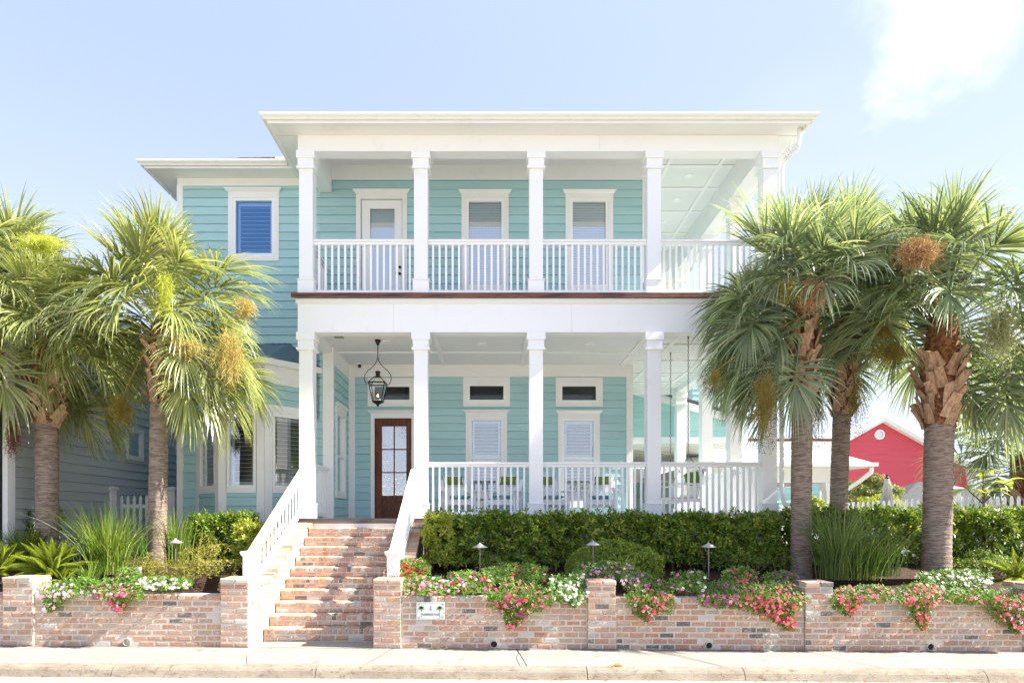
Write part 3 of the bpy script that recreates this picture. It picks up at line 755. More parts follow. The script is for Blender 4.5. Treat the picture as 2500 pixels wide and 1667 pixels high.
# ---- porch: floors, beams, ceilings
m = MB(); m.box(XL - .06, XR + .06, 12.32, Y1 + .1, 1.70, 1.815); m.box(XC, XR + .06, Y1, 18.7, 1.70, 1.815); part('porch_floor', m, FLOOR_BOUNCE, house)
m = MB(); m.box(XL - .08, XR + .08, 12.275, 12.32, 1.735, 1.832); part('porch_edge_board', m, DECKW, house)
m = MB(); m.box(XL, SX0 - .4, 12.34, 12.5, .6, 1.72); m.box(SX1 + .42, XR, 12.34, 12.5, .6, 1.72); m.box(XR - .1, XR, 12.4, 18.6, .6, 1.72); part('porch_skirt', m, WHITE, house)
m = MB(); m.box(XL - .10, XR + .10, 12.29, 12.33, 6.085, FL2); m.box(XR + .06, XR + .10, 12.33, 18.8, 6.085, FL2); part('balcony_edge_board', m, REDWOOD, house)
m = MB(); m.box(XL - .07, XR + .06, 12.33, Y2 + .05, 6.10, FL2 - .012); m.box(XC, XR + .06, Y2, 18.75, 6.10, FL2 - .012); part('balcony_floor', m, FLOOR_BOUNCE, house)
m = MB(); m.box(XL - .035, XR + .035, YF - .035, 12.6, 5.995, 6.083); m.box(XR - .1, XR + .035, 12.6, 18.7, 5.995, 6.083); part('fascia_strip', m, WHITE, house)
def beams(z0, z1, name, ztop):
    m = MB(); m.box(XL, XR, YF + .02, YF + .27, z0, ztop); part(name, m, WHITE, house)
    cuts = [XL, -1.9, 1.55, 4.4, XR] if z0 < 6 else [XL, -.4, 2.1, XR]
    for a, b in zip(cuts[:-1], cuts[1:]):
        m = MB(); m.box(a + (.0015 if a > XL else 0), b - (.0015 if b < XR else 0), YF, YF + .0195, z0 + .0005, ztop - .0005); part('fascia_board', m, WHITE, house)
    m = MB(); m.box(XL, XL + .27, YF + .27, Y2 - .035, z0, ztop); part(name, m, WHITE, house)
    m = MB(); m.box(XR - .27, XR, YF + .27, 18.7, z0, ztop); part(name, m, WHITE, house)
    m = MB(); m.box(XC + .03, XR - .27, 18.43, 18.7, z0, ztop); part(name, m, WHITE, house)
beams(ZB1, 5.995, 'porch_beam', 5.994)
beams(ZB2, SOF, 'balcony_beam', SOF - .001)
m = MB(); m.box(-3.49, XC, 12.67, Y1, C1, C1 + .05); m.box(XC, XR - .27, 12.67, 18.43, C1, C1 + .05); part('porch_ceiling', m, CEIL, house)
m = MB(); m.box(-3.49, XC, 12.67, Y2, C2, C2 + .05); m.box(XC, XR - .27, 12.67, 18.43, C2, C2 + .05); part('balcony_ceiling', m, CEIL, house)
m = MB(); m.box(XL + .17, XR - .17, YF + .19, YF + .27, SOF - .001, C2 + .02); part('ceiling_frieze', m, TRIM, house)
m = MB(); m.box(XL + .19, XL + .27, YF + .27, Y2, SOF - .001, C2 + .02); m.box(XR - .27, XR - .19, YF + .27, 18.7, SOF - .001, C2 + .02); m.box(XC, XR - .27, 18.43, 18.51, SOF - .001, C2 + .02); part('ceiling_frieze', m, TRIM, house)
def batten(x0, x1, y0, y1, z): mm = MB(); mm.box(x0, x1, y0, y1, z - .028, z + .01); part('ceiling_batten', mm, TRIM, house)
for x in (-1.16, .74, 3.17): batten(x - .045, x + .045, 12.72, Y1, C1)
for a, b in ((-3.46, -1.205), (-1.115, .695), (.785, 3.125)):
    batten(a, b, 14.36, 14.44, C1); batten(a, b, 12.67, 12.76, C1)
for x in (3.85, 4.98): batten(x - .04, x + .04, 12.76, 18.43, C1); batten(x - .04, x + .04, 12.76, 18.43, C2)
for y in (13.7, 15.1, 16.4, 17.5):
    for a, b in ((XC + .03, 3.81), (3.89, 4.94), (5.02, 5.31)): batten(a, b, y, y + .08, C1)
for y in (12.9, 13.95, 14.9, 16.05, 17.25):
    for a, b in ((XC + .03, 3.81), (3.89, 4.94), (5.02, 5.31)): batten(a, b, y, y + .08, C2)
for x in (-1.3, 1.2): batten(x - .045, x + .045, 12.7, Y2 - .03, C2)
for (x, y, z) in ((-.2, 13.7, C1), (2.09, 13.7, C1), (-2.25, 13.55, C1), (4.39, 15.07, C1), (4.6, 17.0, C1), (4.45, 14.42, C2), (4.5, 15.5, C2), (4.5, 16.65, C2), (4.5, 17.8, C2)):
    m = MB(); m.lathe(x, y, [(.045, z + .005), (.05, z - .004), (.085, z - .016), (.10, z - .012), (.104, z)], 18); m.lathe(x, y, [(0.001, z - .002), (.046, z - .002)], 18)
    part('recessed_light', m, VINYL, house, True)
m = MB(); x, y = X(798, 13.4), 13.62; m.box(x - .05, x + .05, y - .03, y + .03, C2 - .03, C2); part('vent', m, BRONZE, house)
# porch vent grille on the lower ceiling
m = MB(); x, y = X(829, 13.2), 13.15; m.box(x - .09, x + .09, y - .05, y + .05, C1 - .03, C1); part('vent', m, mat('vent_grey', (.3, .28, .25), .6), house)
# ---- columns
def column(x, y, zb, zt):
    m = MB(); m.cbox(x, y, .132, .132, zb, zt); c = part('column', m, WHITE, house)
    m = MB(); m.cbox(x, y, .155, .155, zb, zb + .29); m.cbox(x, y, .170, .170, zb + .29, zb + .305)
    part('base', m, WHITE, c)
    m = MB(); m.cbox(x, y, .178, .178, zt - .15, zt - .001); m.cbox(x, y, .153, .153, zt - .30, zt - .15); m.cbox(x, y, .175, .175, zt - .345, zt - .30)
    m.add([], [])
    part('capital', m, WHITE, c)
YC = YF + .135
CX_ = [-3.604, -1.373, .867, 3.16, 5.41]
for x in CX_:
    column(x, YC, 1.815, ZB1); column(x, YC, FL2 - .012, ZB2)
CYS = [14.35, 16.25, 18.45]
for y in CYS: column(5.445, y, 1.815, ZB1); column(5.445, y, FL2 - .012, ZB2)
# ---- porch railings
def railing(p0, p1, zf, n):
    (x0, y0), (x1, y1) = p0, p1
    m = MB(); z = zf + 1.115
    m.beam((x0, y0, z - .018), (x1, y1, z - .018), .13, .036); m.beam((x0, y0, z - .066), (x1, y1, z - .066), .07, .058)
    r_ = part('railing', m, WHITE, house)
    m = MB(); m.beam((x0, y0, zf + .10), (x1, y1, zf + .10), .05, .075); part('bottom_rail', m, WHITE, r_)
    me = None
    for i in range(n):
        t = (i + .75) / (n + .5)
        m = MB(); m.cbox(0, 0, .02, .02, 0, z - .095 - zf - .137); 
        if me is None: me = _mesh('baluster', m, WHITE, (0, 0, 0))
        inst('baluster', me, r_, (x0 + (x1 - x0) * t, y0 + (y1 - y0) * t, zf + .137))
for zf, bays in ((FL2 - .012, ((0, 1, 15), (1, 2, 15), (2, 3, 16), (3, 4, 16))), (1.815, ((1, 2, 15), (2, 3, 16), (3, 4, 16)))):
    for a, b, n in bays: railing((CX_[a] + .132, YC), (CX_[b] - .132, YC), zf, n)
    for a, b in ((YC, CYS[0]), (CYS[0], CYS[1]), (CYS[1], CYS[2])): railing((5.445, a + .132), (5.445, b - .132), zf, 12)
railing((-3.60, YC + .132), (-3.60, Y2 - .035), 1.815, 9)
railing((-3.60, YC + .132), (-3.60, Y2 - .02), FL2 - .012, 9)
# ---- eaves, gutters, roof
def eave(x0, x1, y0, y1, zs, name='soffit'):
    m = MB(); m.box(x0 + .02, x1 - .02, y0 + .02, y1, zs, zs + .02); part(name, m, TRIM, house)
EX0, EX1, EY = -4.20, 5.97, 11.95
eave(EX0, EX1, EY, YF + .01, SOF); eave(EX0, XL + .03, YF + .01, 27.5, SOF); eave(XR - .03, EX1, YF + .01, 27.5, SOF); eave(XL, XR, 18.6, 27.5, SOF)
eave(-7.32, EX0 + .02, 13.5, 27.5, SOF + .001)
m = MB(); m.box(EX0, EX1, EY, EY + .03, SOF - .045, SOF + .10); m.box(EX0, EX0 + .03, EY + .03, 27.5, SOF - .045, SOF + .10); m.box(EX1 - .03, EX1, EY + .03, 27.5, SOF - .045, SOF + .10); part('fascia_board', m, TRIM, house)
m = MB(); m.box(-7.34, EX0, 13.5, 13.53, SOF - .04, SOF + .10); m.box(-7.34, -7.31, 13.53, 27.5, SOF - .04, SOF + .10); part('fascia_board', m, TRIM, house)
gp = [(0, 0), (.055, 0), (.072, .03), (.105, .055), (.115, .09), (.105, .105), (.0, .105)]
def gut(pa, pb, zb, na, nb):
    m = MB()
    m.prism(gp, lambda p: (pa[0] + na[0] * p[0], pa[1] + na[1] * p[0], zb + p[1]), lambda p: (pb[0] + nb[0] * p[0], pb[1] + nb[1] * p[0], zb + p[1]))
    part('gutter', m, GUTTER, house)
gut((EX0, EY), (EX1, EY), SOF - .005, (-1, -1), (1, -1))
gut((EX0, EY), (EX0, 27), SOF - .005, (-1, -1), (-1, 0)); gut((EX1, EY), (EX1, 27), SOF - .005, (1, -1), (1, 0))
gut((-7.34, 13.5), (EX0 - .1, 13.5), SOF - .005, (-1, -1), (0, -1)); gut((-7.34, 13.5), (-7.34, 27), SOF - .005, (-1, -1), (-1, 0))
def hip(x0, x1, y0, y1, z, pitch, cap=None):
    w = min(x1 - x0, y1 - y0) / 2; h = w * pitch; m = MB()
    cx0, cx1, cy0, cy1 = x0 + w, x1 - w, y0 + w, y1 - w
    m.add([(x0, y0, z), (x1, y0, z), (x1, y1, z), (x0, y1, z), (cx0, cy0, z + h), (cx1, cy0, z + h), (cx1, cy1, z + h), (cx0, cy1, z + h)],
          [(0, 1, 5, 4), (1, 2, 6, 5), (2, 3, 7, 6), (3, 0, 4, 7), (4, 5, 6, 7)])
    return m
part('roof', hip(EX0 + .05, EX1 - .05, EY + .1, 27.5, SOF + .10, .40), SHING, house)
_z = SOF + .10; m = MB(); _h = _z + 3.4 * .615
m.add([(-7.3, 13.56, _z), (-4.0, 13.56, _z), (-4.0, 16.96, _h), (-4.0, 24.0, _h), (-7.3, 27.4, _z), (-4.0, 27.4, _z)], [(0, 1, 2), (0, 2, 3, 4), (4, 3, 5), (1, 5, 3, 2)]); wr = part('roof', m, SHING, house)
me = _mesh('shingle', MB().box(-.14, .14, -.02, .16, 0, .016), SHING, (0, 0, 0))
for c in range(14):
    y = 13.52 + c * .13; x = -7.3 + c * .13 + random.uniform(0, .1)
    while x < -3.9:
        w = random.uniform(.8, 1.15)
        inst('shingle', me, wr, (x, y, SOF + .115 + (y - 13.56) * .615 + random.uniform(0, .008)), (math.atan(.615) + random.uniform(-.02, .01), 0, 0), (w, 1, random.uniform(.8, 1.6))); x += .285 * w
m = MB(); m.box(-4.6, -4.25, 13.6, 13.9, SOF + .1, SOF + .26); part('roof_vent', m, VINYL, house)
# downspout from the eave corner down the porch corner
m = MB()
pts = [(5.88, 12.2, 9.26), (5.88, 12.2, 9.1), (5.87, 12.22, 8.98), (5.85, 12.27, 8.88), (5.72, 12.36, 8.80), (5.66, 12.42, 8.72), (5.65, 12.44, 8.55), (5.65, 12.44, 6.3)]
m.tube(pts, .045, 8); m.tube([(5.74, 12.44, 6.3), (5.74, 12.44, 5.9)], .045, 8); m.tube([(5.65, 12.44, 5.95), (5.65, 12.44, 2.3), (5.68, 12.42, 2.12), (5.78, 12.36, 1.95), (5.83, 12.34, 1.8), (5.83, 12.34, 1.1)], .045, 8)
for k in range(7): m.tube([(5.87 - .04 * k, 12.215 + .02 * k, 8.97 - .027 * k), (5.855 - .04 * k, 12.225 + .02 * k, 8.96 - .027 * k)], .052, 8)
for k in range(6): m.tube([(5.65 + .02 * k, 12.44 - .01 * k, 2.3 - .04 * k), (5.652 + .02 * k, 12.44 - .01 * k, 2.29 - .04 * k)], .052, 8)
part('downspout', m, VINYL, house, True)
# security camera under the porch frieze
m = MB(); x, z = X(878, 15.4), Z(893, 15.4); m.lathe(x, 15.40, [(0, z - .05), (.035, z - .04), (.045, z), (.02, z + .04)], 10, 1); m.cbox(x - .03, 15.42, .05, .05, z + .04, C1); part('security_camera', m, [VINYL, DARK], house)
# ================================================================ neighbours
nb = thing('grey_house', 'grey clapboard neighbour house with one small square window, behind the picket fence', 'house', (-8.5, 14, 1.0))
fr = Fr(-8.5, 11.2, 90)
NG = (X(0, 1) * 0 + 3.75, 4.27, H + (1265 - 1113) * 15.2 / FPX, H + (1265 - 1056) * 15.2 / FPX)
planks(nb, fr, .14, 10.5, .9, 5.9, [op(NG, .04)], GREYS, zph=1.07)
window(nb, fr, NG, cas=.05, head=.05, bottom=.05, cornice=False, frame=.05, fill='shutter', tilt=60, pitch=.09, recess=.2)
m = MB(); m.fbox(fr, -.03, .15, -.05, .04, .8, 5.9); part('corner_board', m, WHITE, nb)
planks(nb, Fr(-16, 11.2), 0, 7.36, .9, 5.9, [], GREYS, zph=1.07)
m = MB(); m.box(-16, -8.56, 11.35, 22, .8, 5.9); part('wall_core', m, ROOM, nb)
m = MB(); m.box(-16, -8.05, 10.8, 22.4, 5.9, 5.98); part('soffit', m, TRIM, nb)
part('roof', hip(-16.4, -8.0, 10.7, 22.5, 5.98, .5), SHINGG, nb)
m = MB(); m.box(-8.02, -7.9, 10.7, 22.5, 5.9, 6.02); part('gutter', m, GUTTER, nb)

rh = thing('red_house', 'bright red gabled house with a round white vent beyond the garden', 'house', (12, 36, 1.0))
DR = 35.0
px, pz = X(2150, DR), Z(1026, DR)
xl, xr = X(1870, DR), X(2366, DR)
sl = .56
def zroof(x): return pz - abs(x - px) * sl
m = MB(); m.prism([(xl, .9), (xr, .9), (xr, zroof(xr)), (px, pz), (xl, zroof(xl))], lambda p: (p[0], DR + .02, p[1]), lambda p: (p[0], DR + 12, p[1])); part('wall', m, REDS, rh)
m = MB(); z = .95; P_ = .155; fr = Fr(0, DR)
while z < pz:
    a, b = (xl, xr)
    zt = min(z + P_, pz)
    def lim(zz): return (max(xl, px - (pz - zz) / sl), min(xr, px + (pz - zz) / sl))
    a0, b0 = lim(z); a1, b1 = lim(zt)
    m.add([(a0, DR - .03, z), (b0, DR - .03, z), (b1, DR - .004, zt), (a1, DR - .004, zt), (a0, DR + .03, z), (b0, DR + .03, z)], [(0, 1, 2, 3), (4, 5, 1, 0)]); z += P_
part('siding', m, REDS, rh, kind='stuff')
for s in (-1, 1):
    xe = xl - .5 if s < 0 else xr + .9
    m = MB(); th = .13
    m.prism([(px, pz + .05), (xe, pz + .05 - abs(xe - px) * sl), (xe, pz + .05 - abs(xe - px) * sl + th), (px, pz + .05 + th)], lambda p: (p[0], DR - .45, p[1]), lambda p: (p[0], DR + 12.3, p[1])); part('roof', m, METALR, rh)
    m = MB(); m.prism([(px, pz - .10), (xe, pz - .10 - abs(xe - px) * sl), (xe, pz + .045 - abs(xe - px) * sl), (px, pz + .045)], lambda p: (p[0], DR - .40, p[1]), lambda p: (p[0], DR - .05, p[1])); part('rake_board', m, TRIM, rh)
m = MB(); cx, cz = X(2146, DR), Z(1061, DR); n = 24
for r0, r1, w0, w1 in ((.16, .27, .10, .10), (.0, .16, .06, .06)):
    b = len(m.v)
    for k in range(n):
        a = 2 * math.pi * k / n; m.v.append((cx + r0 * math.cos(a), DR - w0, cz + r0 * math.sin(a))); m.v.append((cx + r1 * math.cos(a), DR - w1, cz + r1 * math.sin(a))); m.v.append((cx + r1 * math.cos(a), DR, cz + r1 * math.sin(a)))
    for k in range(n):
        k2 = (k + 1) % n; m.f.append((b + 3 * k, b + 3 * k + 1, b + 3 * k2 + 1, b + 3 * k2)); m.f.append((b + 3 * k + 1, b + 3 * k + 2, b + 3 * k2 + 2, b + 3 * k2 + 1)); m.m += [0, 0]
part('round_vent', m, WHITE, rh)
m = MB(); m.box(xr - .2, xr + 1.6, DR - .6, DR + 5, Z(1166, DR), Z(1128, DR)); part('porch_beam', m, TRIM, rh)
m = MB(); m.box(xr - .2, xr + 1.8, DR - .8, DR + 5, Z(1128, DR), Z(1120, DR)); part('porch_roof', m, METALR, rh)
m = MB(); m.box(xr - .3, xr - .02, DR - .5, DR - .22, 1, Z(1166, DR)); part('post', m, WHITE, rh)

lr = thing('low_grey_roofed_building', 'low outbuilding with a grey shingle roof in front of the red house', 'outbuilding', (X(2300, 24), 24, 1.0))
m = MB(); a, b = X(2168, 24), X(2520, 24); pk = X(2350, 24)
zt = Z(1186, 24); m.add([(a, 24, Z(1246, 24)), (b, 24, Z(1246, 24)), (b - 1.5, 26.5, zt + .3), (pk, 26.5, zt + .3), (a, 29, Z(1246, 24)), (b, 29, Z(1246, 24))], [(0, 1, 2, 3), (0, 3, 4), (3, 2, 5, 4), (1, 5, 2)]); part('roof', m, SHINGG, lr)
m = MB(); m.box(a + .3, b - .3, 24.3, 28.7, .9, Z(1246, 24) + .02); part('wall', m, WHITE, lr)

# garage behind the porch
ga = thing('aqua_garage', 'aqua garage with a covered patio and white metal roof, seen behind the porch', 'garage', (8, 22, 1.0))
D3 = 19.0
fr = Fr(0, D3)
ax_, bx_ = X(1480, D3), 7.3
rake = lambda x: Z(980, D3) - (x - X(1610, D3)) * .287
m = MB(); z = Z(1067, D3)
while z < rake(ax_):
    zt = z + .1875; xe0 = min(bx_, X(1610, D3) + (Z(980, D3) - z) / .287); xe1 = min(bx_, X(1610, D3) + (Z(980, D3) - zt) / .287)
    mm = MB(); mm.add([(ax_, D3 - .02, z), (xe0, D3 - .02, z), (xe1, D3, zt), (ax_, D3, zt), (ax_, D3 + .04, z), (xe0, D3 + .04, z)], [(0, 1, 2, 3), (4, 5, 1, 0)])
    if xe1 > ax_: part('plank', mm, AQUA2, ga)
    z = zt
m = MB(); m.prism([(ax_, Z(1067, D3)), (bx_, Z(1067, D3)), (bx_, rake(bx_)), (ax_, rake(ax_))], lambda p: (p[0], D3 + .03, p[1]), lambda p: (p[0], D3 + .2, p[1])); part('wall', m, AQUA2, ga)
m = MB(); m.prism([(ax_, rake(ax_) - .02), (bx_ + .3, rake(bx_ + .3) - .02), (bx_ + .3, rake(bx_ + .3) + .20), (ax_, rake(ax_) + .20)], lambda p: (p[0], D3 - .12, p[1]), lambda p: (p[0], D3 + 3, p[1])); part('rake_board', m, WHITE, ga)
m = MB(); m.prism([(ax_, rake(ax_) + .21), (bx_ + .4, rake(bx_ + .4) + .21), (bx_ + .4, rake(bx_ + .4) + .27), (ax_, rake(ax_) + .27)], lambda p: (p[0], D3 - .2, p[1]), lambda p: (p[0], D3 + 3, p[1])); part('roof', m, SHINGG, ga)
m = MB(); m.fbox(fr, X(1668, D3), X(1684, D3), -.02, .03, Z(1067, D3), rake(X(1676, D3))); part('corner_board', m, WHITE, ga)
m = MB(); m.box(ax_ - .2, 7.6, D3 - .06, D3 + .2, Z(1083, D3), Z(1067, D3)); part('beam', m, WHITE, ga)
m = MB(); m.box(ax_ - .2, 7.6, D3 + .2, 27.9, Z(1083, D3), Z(1081, D3)); part('patio_ceiling', m, TRIM, ga)
cz_ = Z(1083, D3)
y = D3 + .5
while y < 27.5:
    mm = MB(); mm.box(ax_, 7.6, y, y + .03, cz_ - .015, cz_ + .0); part('ceiling_batten', mm, TRIM, ga); y += .55
mm = MB(); mm.beam((ax_ + .3, D3 + .2, cz_ - .03), (7.6, 23.5, cz_ - .03), .05, .03); part('ceiling_batten', mm, TRIM, ga)
planks(ga, Fr(0, 28), 4.5, X(2000, 28), 1.0, Z(1178, 28), [], AQUA2, pitch=.19)
m = MB(); m.box(4.5, X(2001, 28) , 28.05, 34, .9, Z(1140, 28)); part('wall_core', m, TRIM, ga)
m = MB(); m.box(X(2000, 28), X(2008, 28), 27.95, 28.1, 1, Z(1178, 28)); part('corner_board', m, WHITE, ga)
m = MB(); m.box(4.5, X(2008, 28), 27.9, 28.06, Z(1178, 28), Z(1144, 28)); part('frieze_board', m, TRIM, ga)
# upper storey seen over the eave of the porch
UW = 23.0
planks(ga, Fr(0, UW), X(1690, UW), X(1795, UW), Z(1015, UW), Z(900, UW), [], AQUA, pitch=.19)
m = MB(); m.box(X(1690, UW), X(1796, UW), UW + .04, 27, Z(1080, UW), Z(895, UW)); part('wall_core', m, AQUA, ga)
m = MB(); m.box(X(1762, UW), X(1770, UW), UW - .06, UW, Z(1010, UW), Z(905, UW)); m.box(X(1753, UW), X(1757, UW), UW - .06, UW, Z(1010, UW), Z(905, UW)); part('window', m, WHITE, ga)
m = MB(); m.box(X(1757, UW), X(1762, UW), UW - .045, UW - .02, Z(1008, UW), Z(905, UW)); part('window', m, GLASSD, ga)
# balcony with white rail over the patio roof
DB = 24.0
x0, x1 = X(1745, DB), X(2025, DB)
m = MB(); m.box(x0, x1, DB, DB + 3, Z(1097, DB), Z(1077, DB)); part('beam', m, WHITE, ga)
m = MB(); m.box(x0 - .05, x1 + .05, DB - .08, DB + 3, Z(1077, DB), Z(1071, DB)); part('balcony_edge_board', m, REDWOOD, ga)
rr = None
m = MB(); m.box(x0, x1, DB + .02, DB + .1, Z(1013, DB), Z(1007, DB)); rr = part('railing', m, WHITE, ga)
m = MB(); m.box(x0, x1, DB + .03, DB + .09, Z(1068, DB), Z(1063, DB)); part('bottom_rail', m, WHITE, rr)
me = _mesh('baluster', MB().cbox(0, 0, .022, .022, Z(1063, DB), Z(1013, DB)), WHITE, (0, 0, 0))
n = int((x1 - x0) / .15)
for k in range(n + 1): inst('baluster', me, rr, (x0 + (x1 - x0) * k / n, DB + .06, 0 ))
m = MB(); m.cbox(X(1939, DB), DB + .06, .1, .1, Z(1071, DB), Z(820, DB)); part('post', m, WHITE, ga)
# hipped white metal patio roof
DE = 21.0
xe = X(2130, DE); zE = Z(1129, DE)
A = (6.5, DE, zE); B = (xe, DE, zE); Cc = (xe - .02, DB, Z(1097, DB)); Dd = (6.5, DB, Z(1097, DB)); E = (xe, 29, zE)
m = MB(); m.add([A, B, Cc, Dd, E, (xe - .02, 29, Z(1097, DB))], [(0, 1, 2, 3), (1, 4, 5, 2)]); mr = part('patio_roof', m, METALR, ga)
for k in range(20):
    x = xe - .45 * k - .2
    if x < 6.6: break
    t_ = 1; y = DB; z = Cc[2]
    m = MB(); m.beam((x, DE, zE + .015), (x - 0.0, y, z + .015), .02, .03); part('seam', m, GUTTER, mr)
m = MB(); m.box(6.5, xe + .12, DE - .14, DE, zE - .13, zE - .005); part('gutter', m, GUTTER, ga)
m = MB(); m.box(6.5, xe - .9, DE + .5, DE + .8, zE - .62, zE - .13); m.box(xe - 1.25, xe - .9, DE + .8, 28, zE - .62, zE - .13); part('beam', m, TRIM, ga)
m = MB(); m.box(6.5, xe, DE, 29, zE - .15, zE - .12); part('patio_ceiling', m, TRIM, ga)
for y in (DE + .65, 27.6):
    xc = xe - 1.08
    m = MB(); m.cbox(xc, y, .17, .17, 1.0, zE - .62); p_ = part('column', m, WHITE, ga)
    m = MB(); m.cbox(xc, y, .22, .22, zE - .9, zE - .62); part('capital', m, WHITE, p_)
m = MB(); x = xe - .05; m.tube([(x, DE - .05, zE - .13), (x, DE, zE - .32), (x - .25, DE + .2, zE - .6), (x - .62, DE + .4, zE - .9), (x - .66, DE + .44, zE - 1.2), (x - .66, DE + .44, 1.0)], .07, 8); part('downspout', m, VINYL, ga, True)

# ================================================================ fences
def picket_fence(name, label, p0, p1, zt, n, posts, scallop=0., group='white picket fences', h=1.0):
    (x0, y0), (x1, y1) = p0, p1
    t = thing('picket_fence', label, 'fence', ((x0 + x1) / 2, (y0 + y1) / 2, 1.0), group=None)
    L = math.hypot(x1 - x0, y1 - y0); ang = math.atan2(y1 - y0, x1 - x0)
    pw = L / n * .23
    m = MB(); m.add([(-pw, -.011, 0), (pw, -.011, 0), (pw, -.011, 1), (pw * .5, -.011, 1.045), (-pw * .5, -.011, 1.045), (-pw, -.011, 1), (-pw, .011, 0), (pw, .011, 0), (pw, .011, 1), (pw * .5, .011, 1.045), (-pw * .5, .011, 1.045), (-pw, .011, 1)],
                    [(0, 1, 2, 3, 4, 5), (11, 10, 9, 8, 7, 6)] + [(i, i + 6, (i + 1) % 6 + 6, (i + 1) % 6) for i in range(6)])
    me = _mesh('picket', m, WHITE, (0, 0, 0))
    for k in range(n):
        u = (k + .5) / n; z = zt[0] + (zt[1] - zt[0]) * u - scallop * 4 * u * (1 - u)
        inst('picket', me, t, (x0 + (x1 - x0) * u, y0 + (y1 - y0) * u, .75), (0, 0, ang), (1, 1, z - .75))
    for dz in (-.17, -.85):
        m = MB(); m.beam((x0, y0 + .03, zt[0] + dz), (x1, y1 + .03, zt[1] + dz), .04, .09); part('rail', m, WHITE, t)
    for (x, y, z) in posts:
        m = MB(); m.cbox(x, y, .10, .10, .7, z - .06); p_ = part('post', m, WHITE, t)
        m = MB(); m.lathe(x, y, [(.14, z - .09), (.19, z - .05), (.195, z - .02), (.15, z), (0, z + .03)], 4, ph=math.pi / 4); part('post_cap', m, WHITE, p_)
    return t
DFn = 14.3
picket_fence('f', 'white picket fence with a tall capped post between the two houses', (X(145, DFn), DFn), (X(268, DFn), DFn), (Z(1230, DFn), Z(1230, DFn)), 8, [(X(268, DFn) - .0, DFn, Z(1188, DFn)), (X(82, DFn), DFn + .1, Z(1208, DFn))])
picket_fence('f', 'white picket fence stepping up to the corner of the aqua house beside the palm trunk', (X(290, DFn + .3), DFn + .3), (X(412, DFn + .3), DFn + .3), (Z(1217, DFn + .3), Z(1217, DFn + .3)), 8, [(X(421, DFn + .3), DFn + .3, Z(1190, DFn + .3))])
picket_fence('f', 'white picket fence running back from the garden post towards the aqua garage', (X(1905, 17.5), 17.5), (X(2312, 12.9), 12.9), (Z(1240, 17.5), Z(1221, 12.9)), 34, [(X(2325, 12.75), 12.75, Z(1190, 12.75))])
picket_fence('f', 'white picket fence behind the hedge under the yellow-green broad leaves', (X(2342, 12.7), 12.7), (X(2600, 12.5), 12.5), (Z(1220, 12.7), Z(1218, 12.5)), 15, [])

# ================================================================ lantern
LD = 13.4
lx = X(924, LD)
t = thing('gas_lantern', 'dark bronze gas lantern with a small flame hanging before the front door', 'lantern', (lx, LD, C1))
def lz(y): return Z(820 + y * 190 / 1568., LD)
def lxx(x): return X(860 + x * 140 / 1155., LD)
cxx = lxx(515)
m = MB(); m.lathe(cxx, LD, [(0, C1), (.065, C1 - .001), (.065, C1 - .015), (.02, lz(190)), (.009, lz(200))], 14); part('canopy', m, BRONZE, t, True)
m = MB(); m.tube([(cxx, LD, lz(190)), (cxx, LD, lz(460))], .010, 8)
for s in (-1, 1):
    pr = [(0, 440), (22, 500), (60, 570), (125, 640), (200, 700), (262, 790), (272, 870), (250, 940), (215, 985)]
    m.tube([(cxx + s * dx * (lxx(1) - lxx(0)), LD, lz(y)) for dx, y in pr], .008, 8)
part('yoke', m, BRONZE, t, True)
m = MB(); k = lxx(1) - lxx(0); cy = LD
def sqr(hw, z): return [(cxx - hw, cy - hw, z), (cxx + hw, cy - hw, z), (cxx + hw, cy + hw, z), (cxx - hw, cy + hw, z)]
hw_top, hw_sh, hw_bot = 62 * k, 165 * k, 92 * k
zt, zs, zb = lz(830), lz(960), lz(1325)
def posts4(za, ha, zb_, hb, w):
    for i in range(4): m.beam(sqr(ha, za)[i], sqr(hb, zb_)[i], w, w)
posts4(zt, hw_top, zs, hw_sh, .012); posts4(zs, hw_sh * .97, zb, hw_bot, .014)
for i in range(4):
    a, b = sqr(hw_sh, zs)[i], sqr(hw_sh, zs)[(i + 1) % 4]; m.beam(a, b, .018, .026); a, b = sqr(hw_bot, zb)[i], sqr(hw_bot, zb)[(i + 1) % 4]; m.beam(a, b, .018, .024); a, b = sqr(hw_top, zt)[i], sqr(hw_top, zt)[(i + 1) % 4]; m.beam(a, b, .012, .012)
m.lathe(cxx, cy, [(hw_bot * 1.3, zb - .005), (hw_bot * 1.1, zb - .02), (.045, lz(1375)), (.03, lz(1385)), (.028, lz(1405)), (0, lz(1425))], 8)
part('frame', m, BRONZE, t)
m = MB(); m.cbox(cxx, cy, hw_top, hw_top, zt, zt + .006); m.lathe(cxx, cy, [(.045, zt), (.045, lz(745)), (.062, lz(738)), (.055, lz(718)), (.03, lz(705)), (0, lz(702))], 14); part('chimney', m, BRONZE, t, True)
for i in range(4):
    m = MB(); m.add([sqr(hw_sh * .96, zs - .01)[i], sqr(hw_sh * .96, zs - .01)[(i + 1) % 4], sqr(hw_bot * .96, zb + .01)[(i + 1) % 4], sqr(hw_bot * .96, zb + .01)[i]], [(0, 1, 2, 3)]); part('pane', m, GLASSL, t)
    m = MB(); m.add([sqr(hw_sh * .96, zs + .01)[i], sqr(hw_sh * .96, zs + .01)[(i + 1) % 4], sqr(hw_top * .96, zt - .01)[(i + 1) % 4], sqr(hw_top * .96, zt - .01)[i]], [(0, 1, 2, 3)]); part('pane', m, GLASSL, t)
fl, fnt, fb = newmat('gas_flame'); fb.inputs['Emission Color'].default_value = (1, .55, .2, 1); fb.inputs['Emission Strength'].default_value = 4; fb.inputs['Base Color'].default_value = (1, .6, .3, 1)
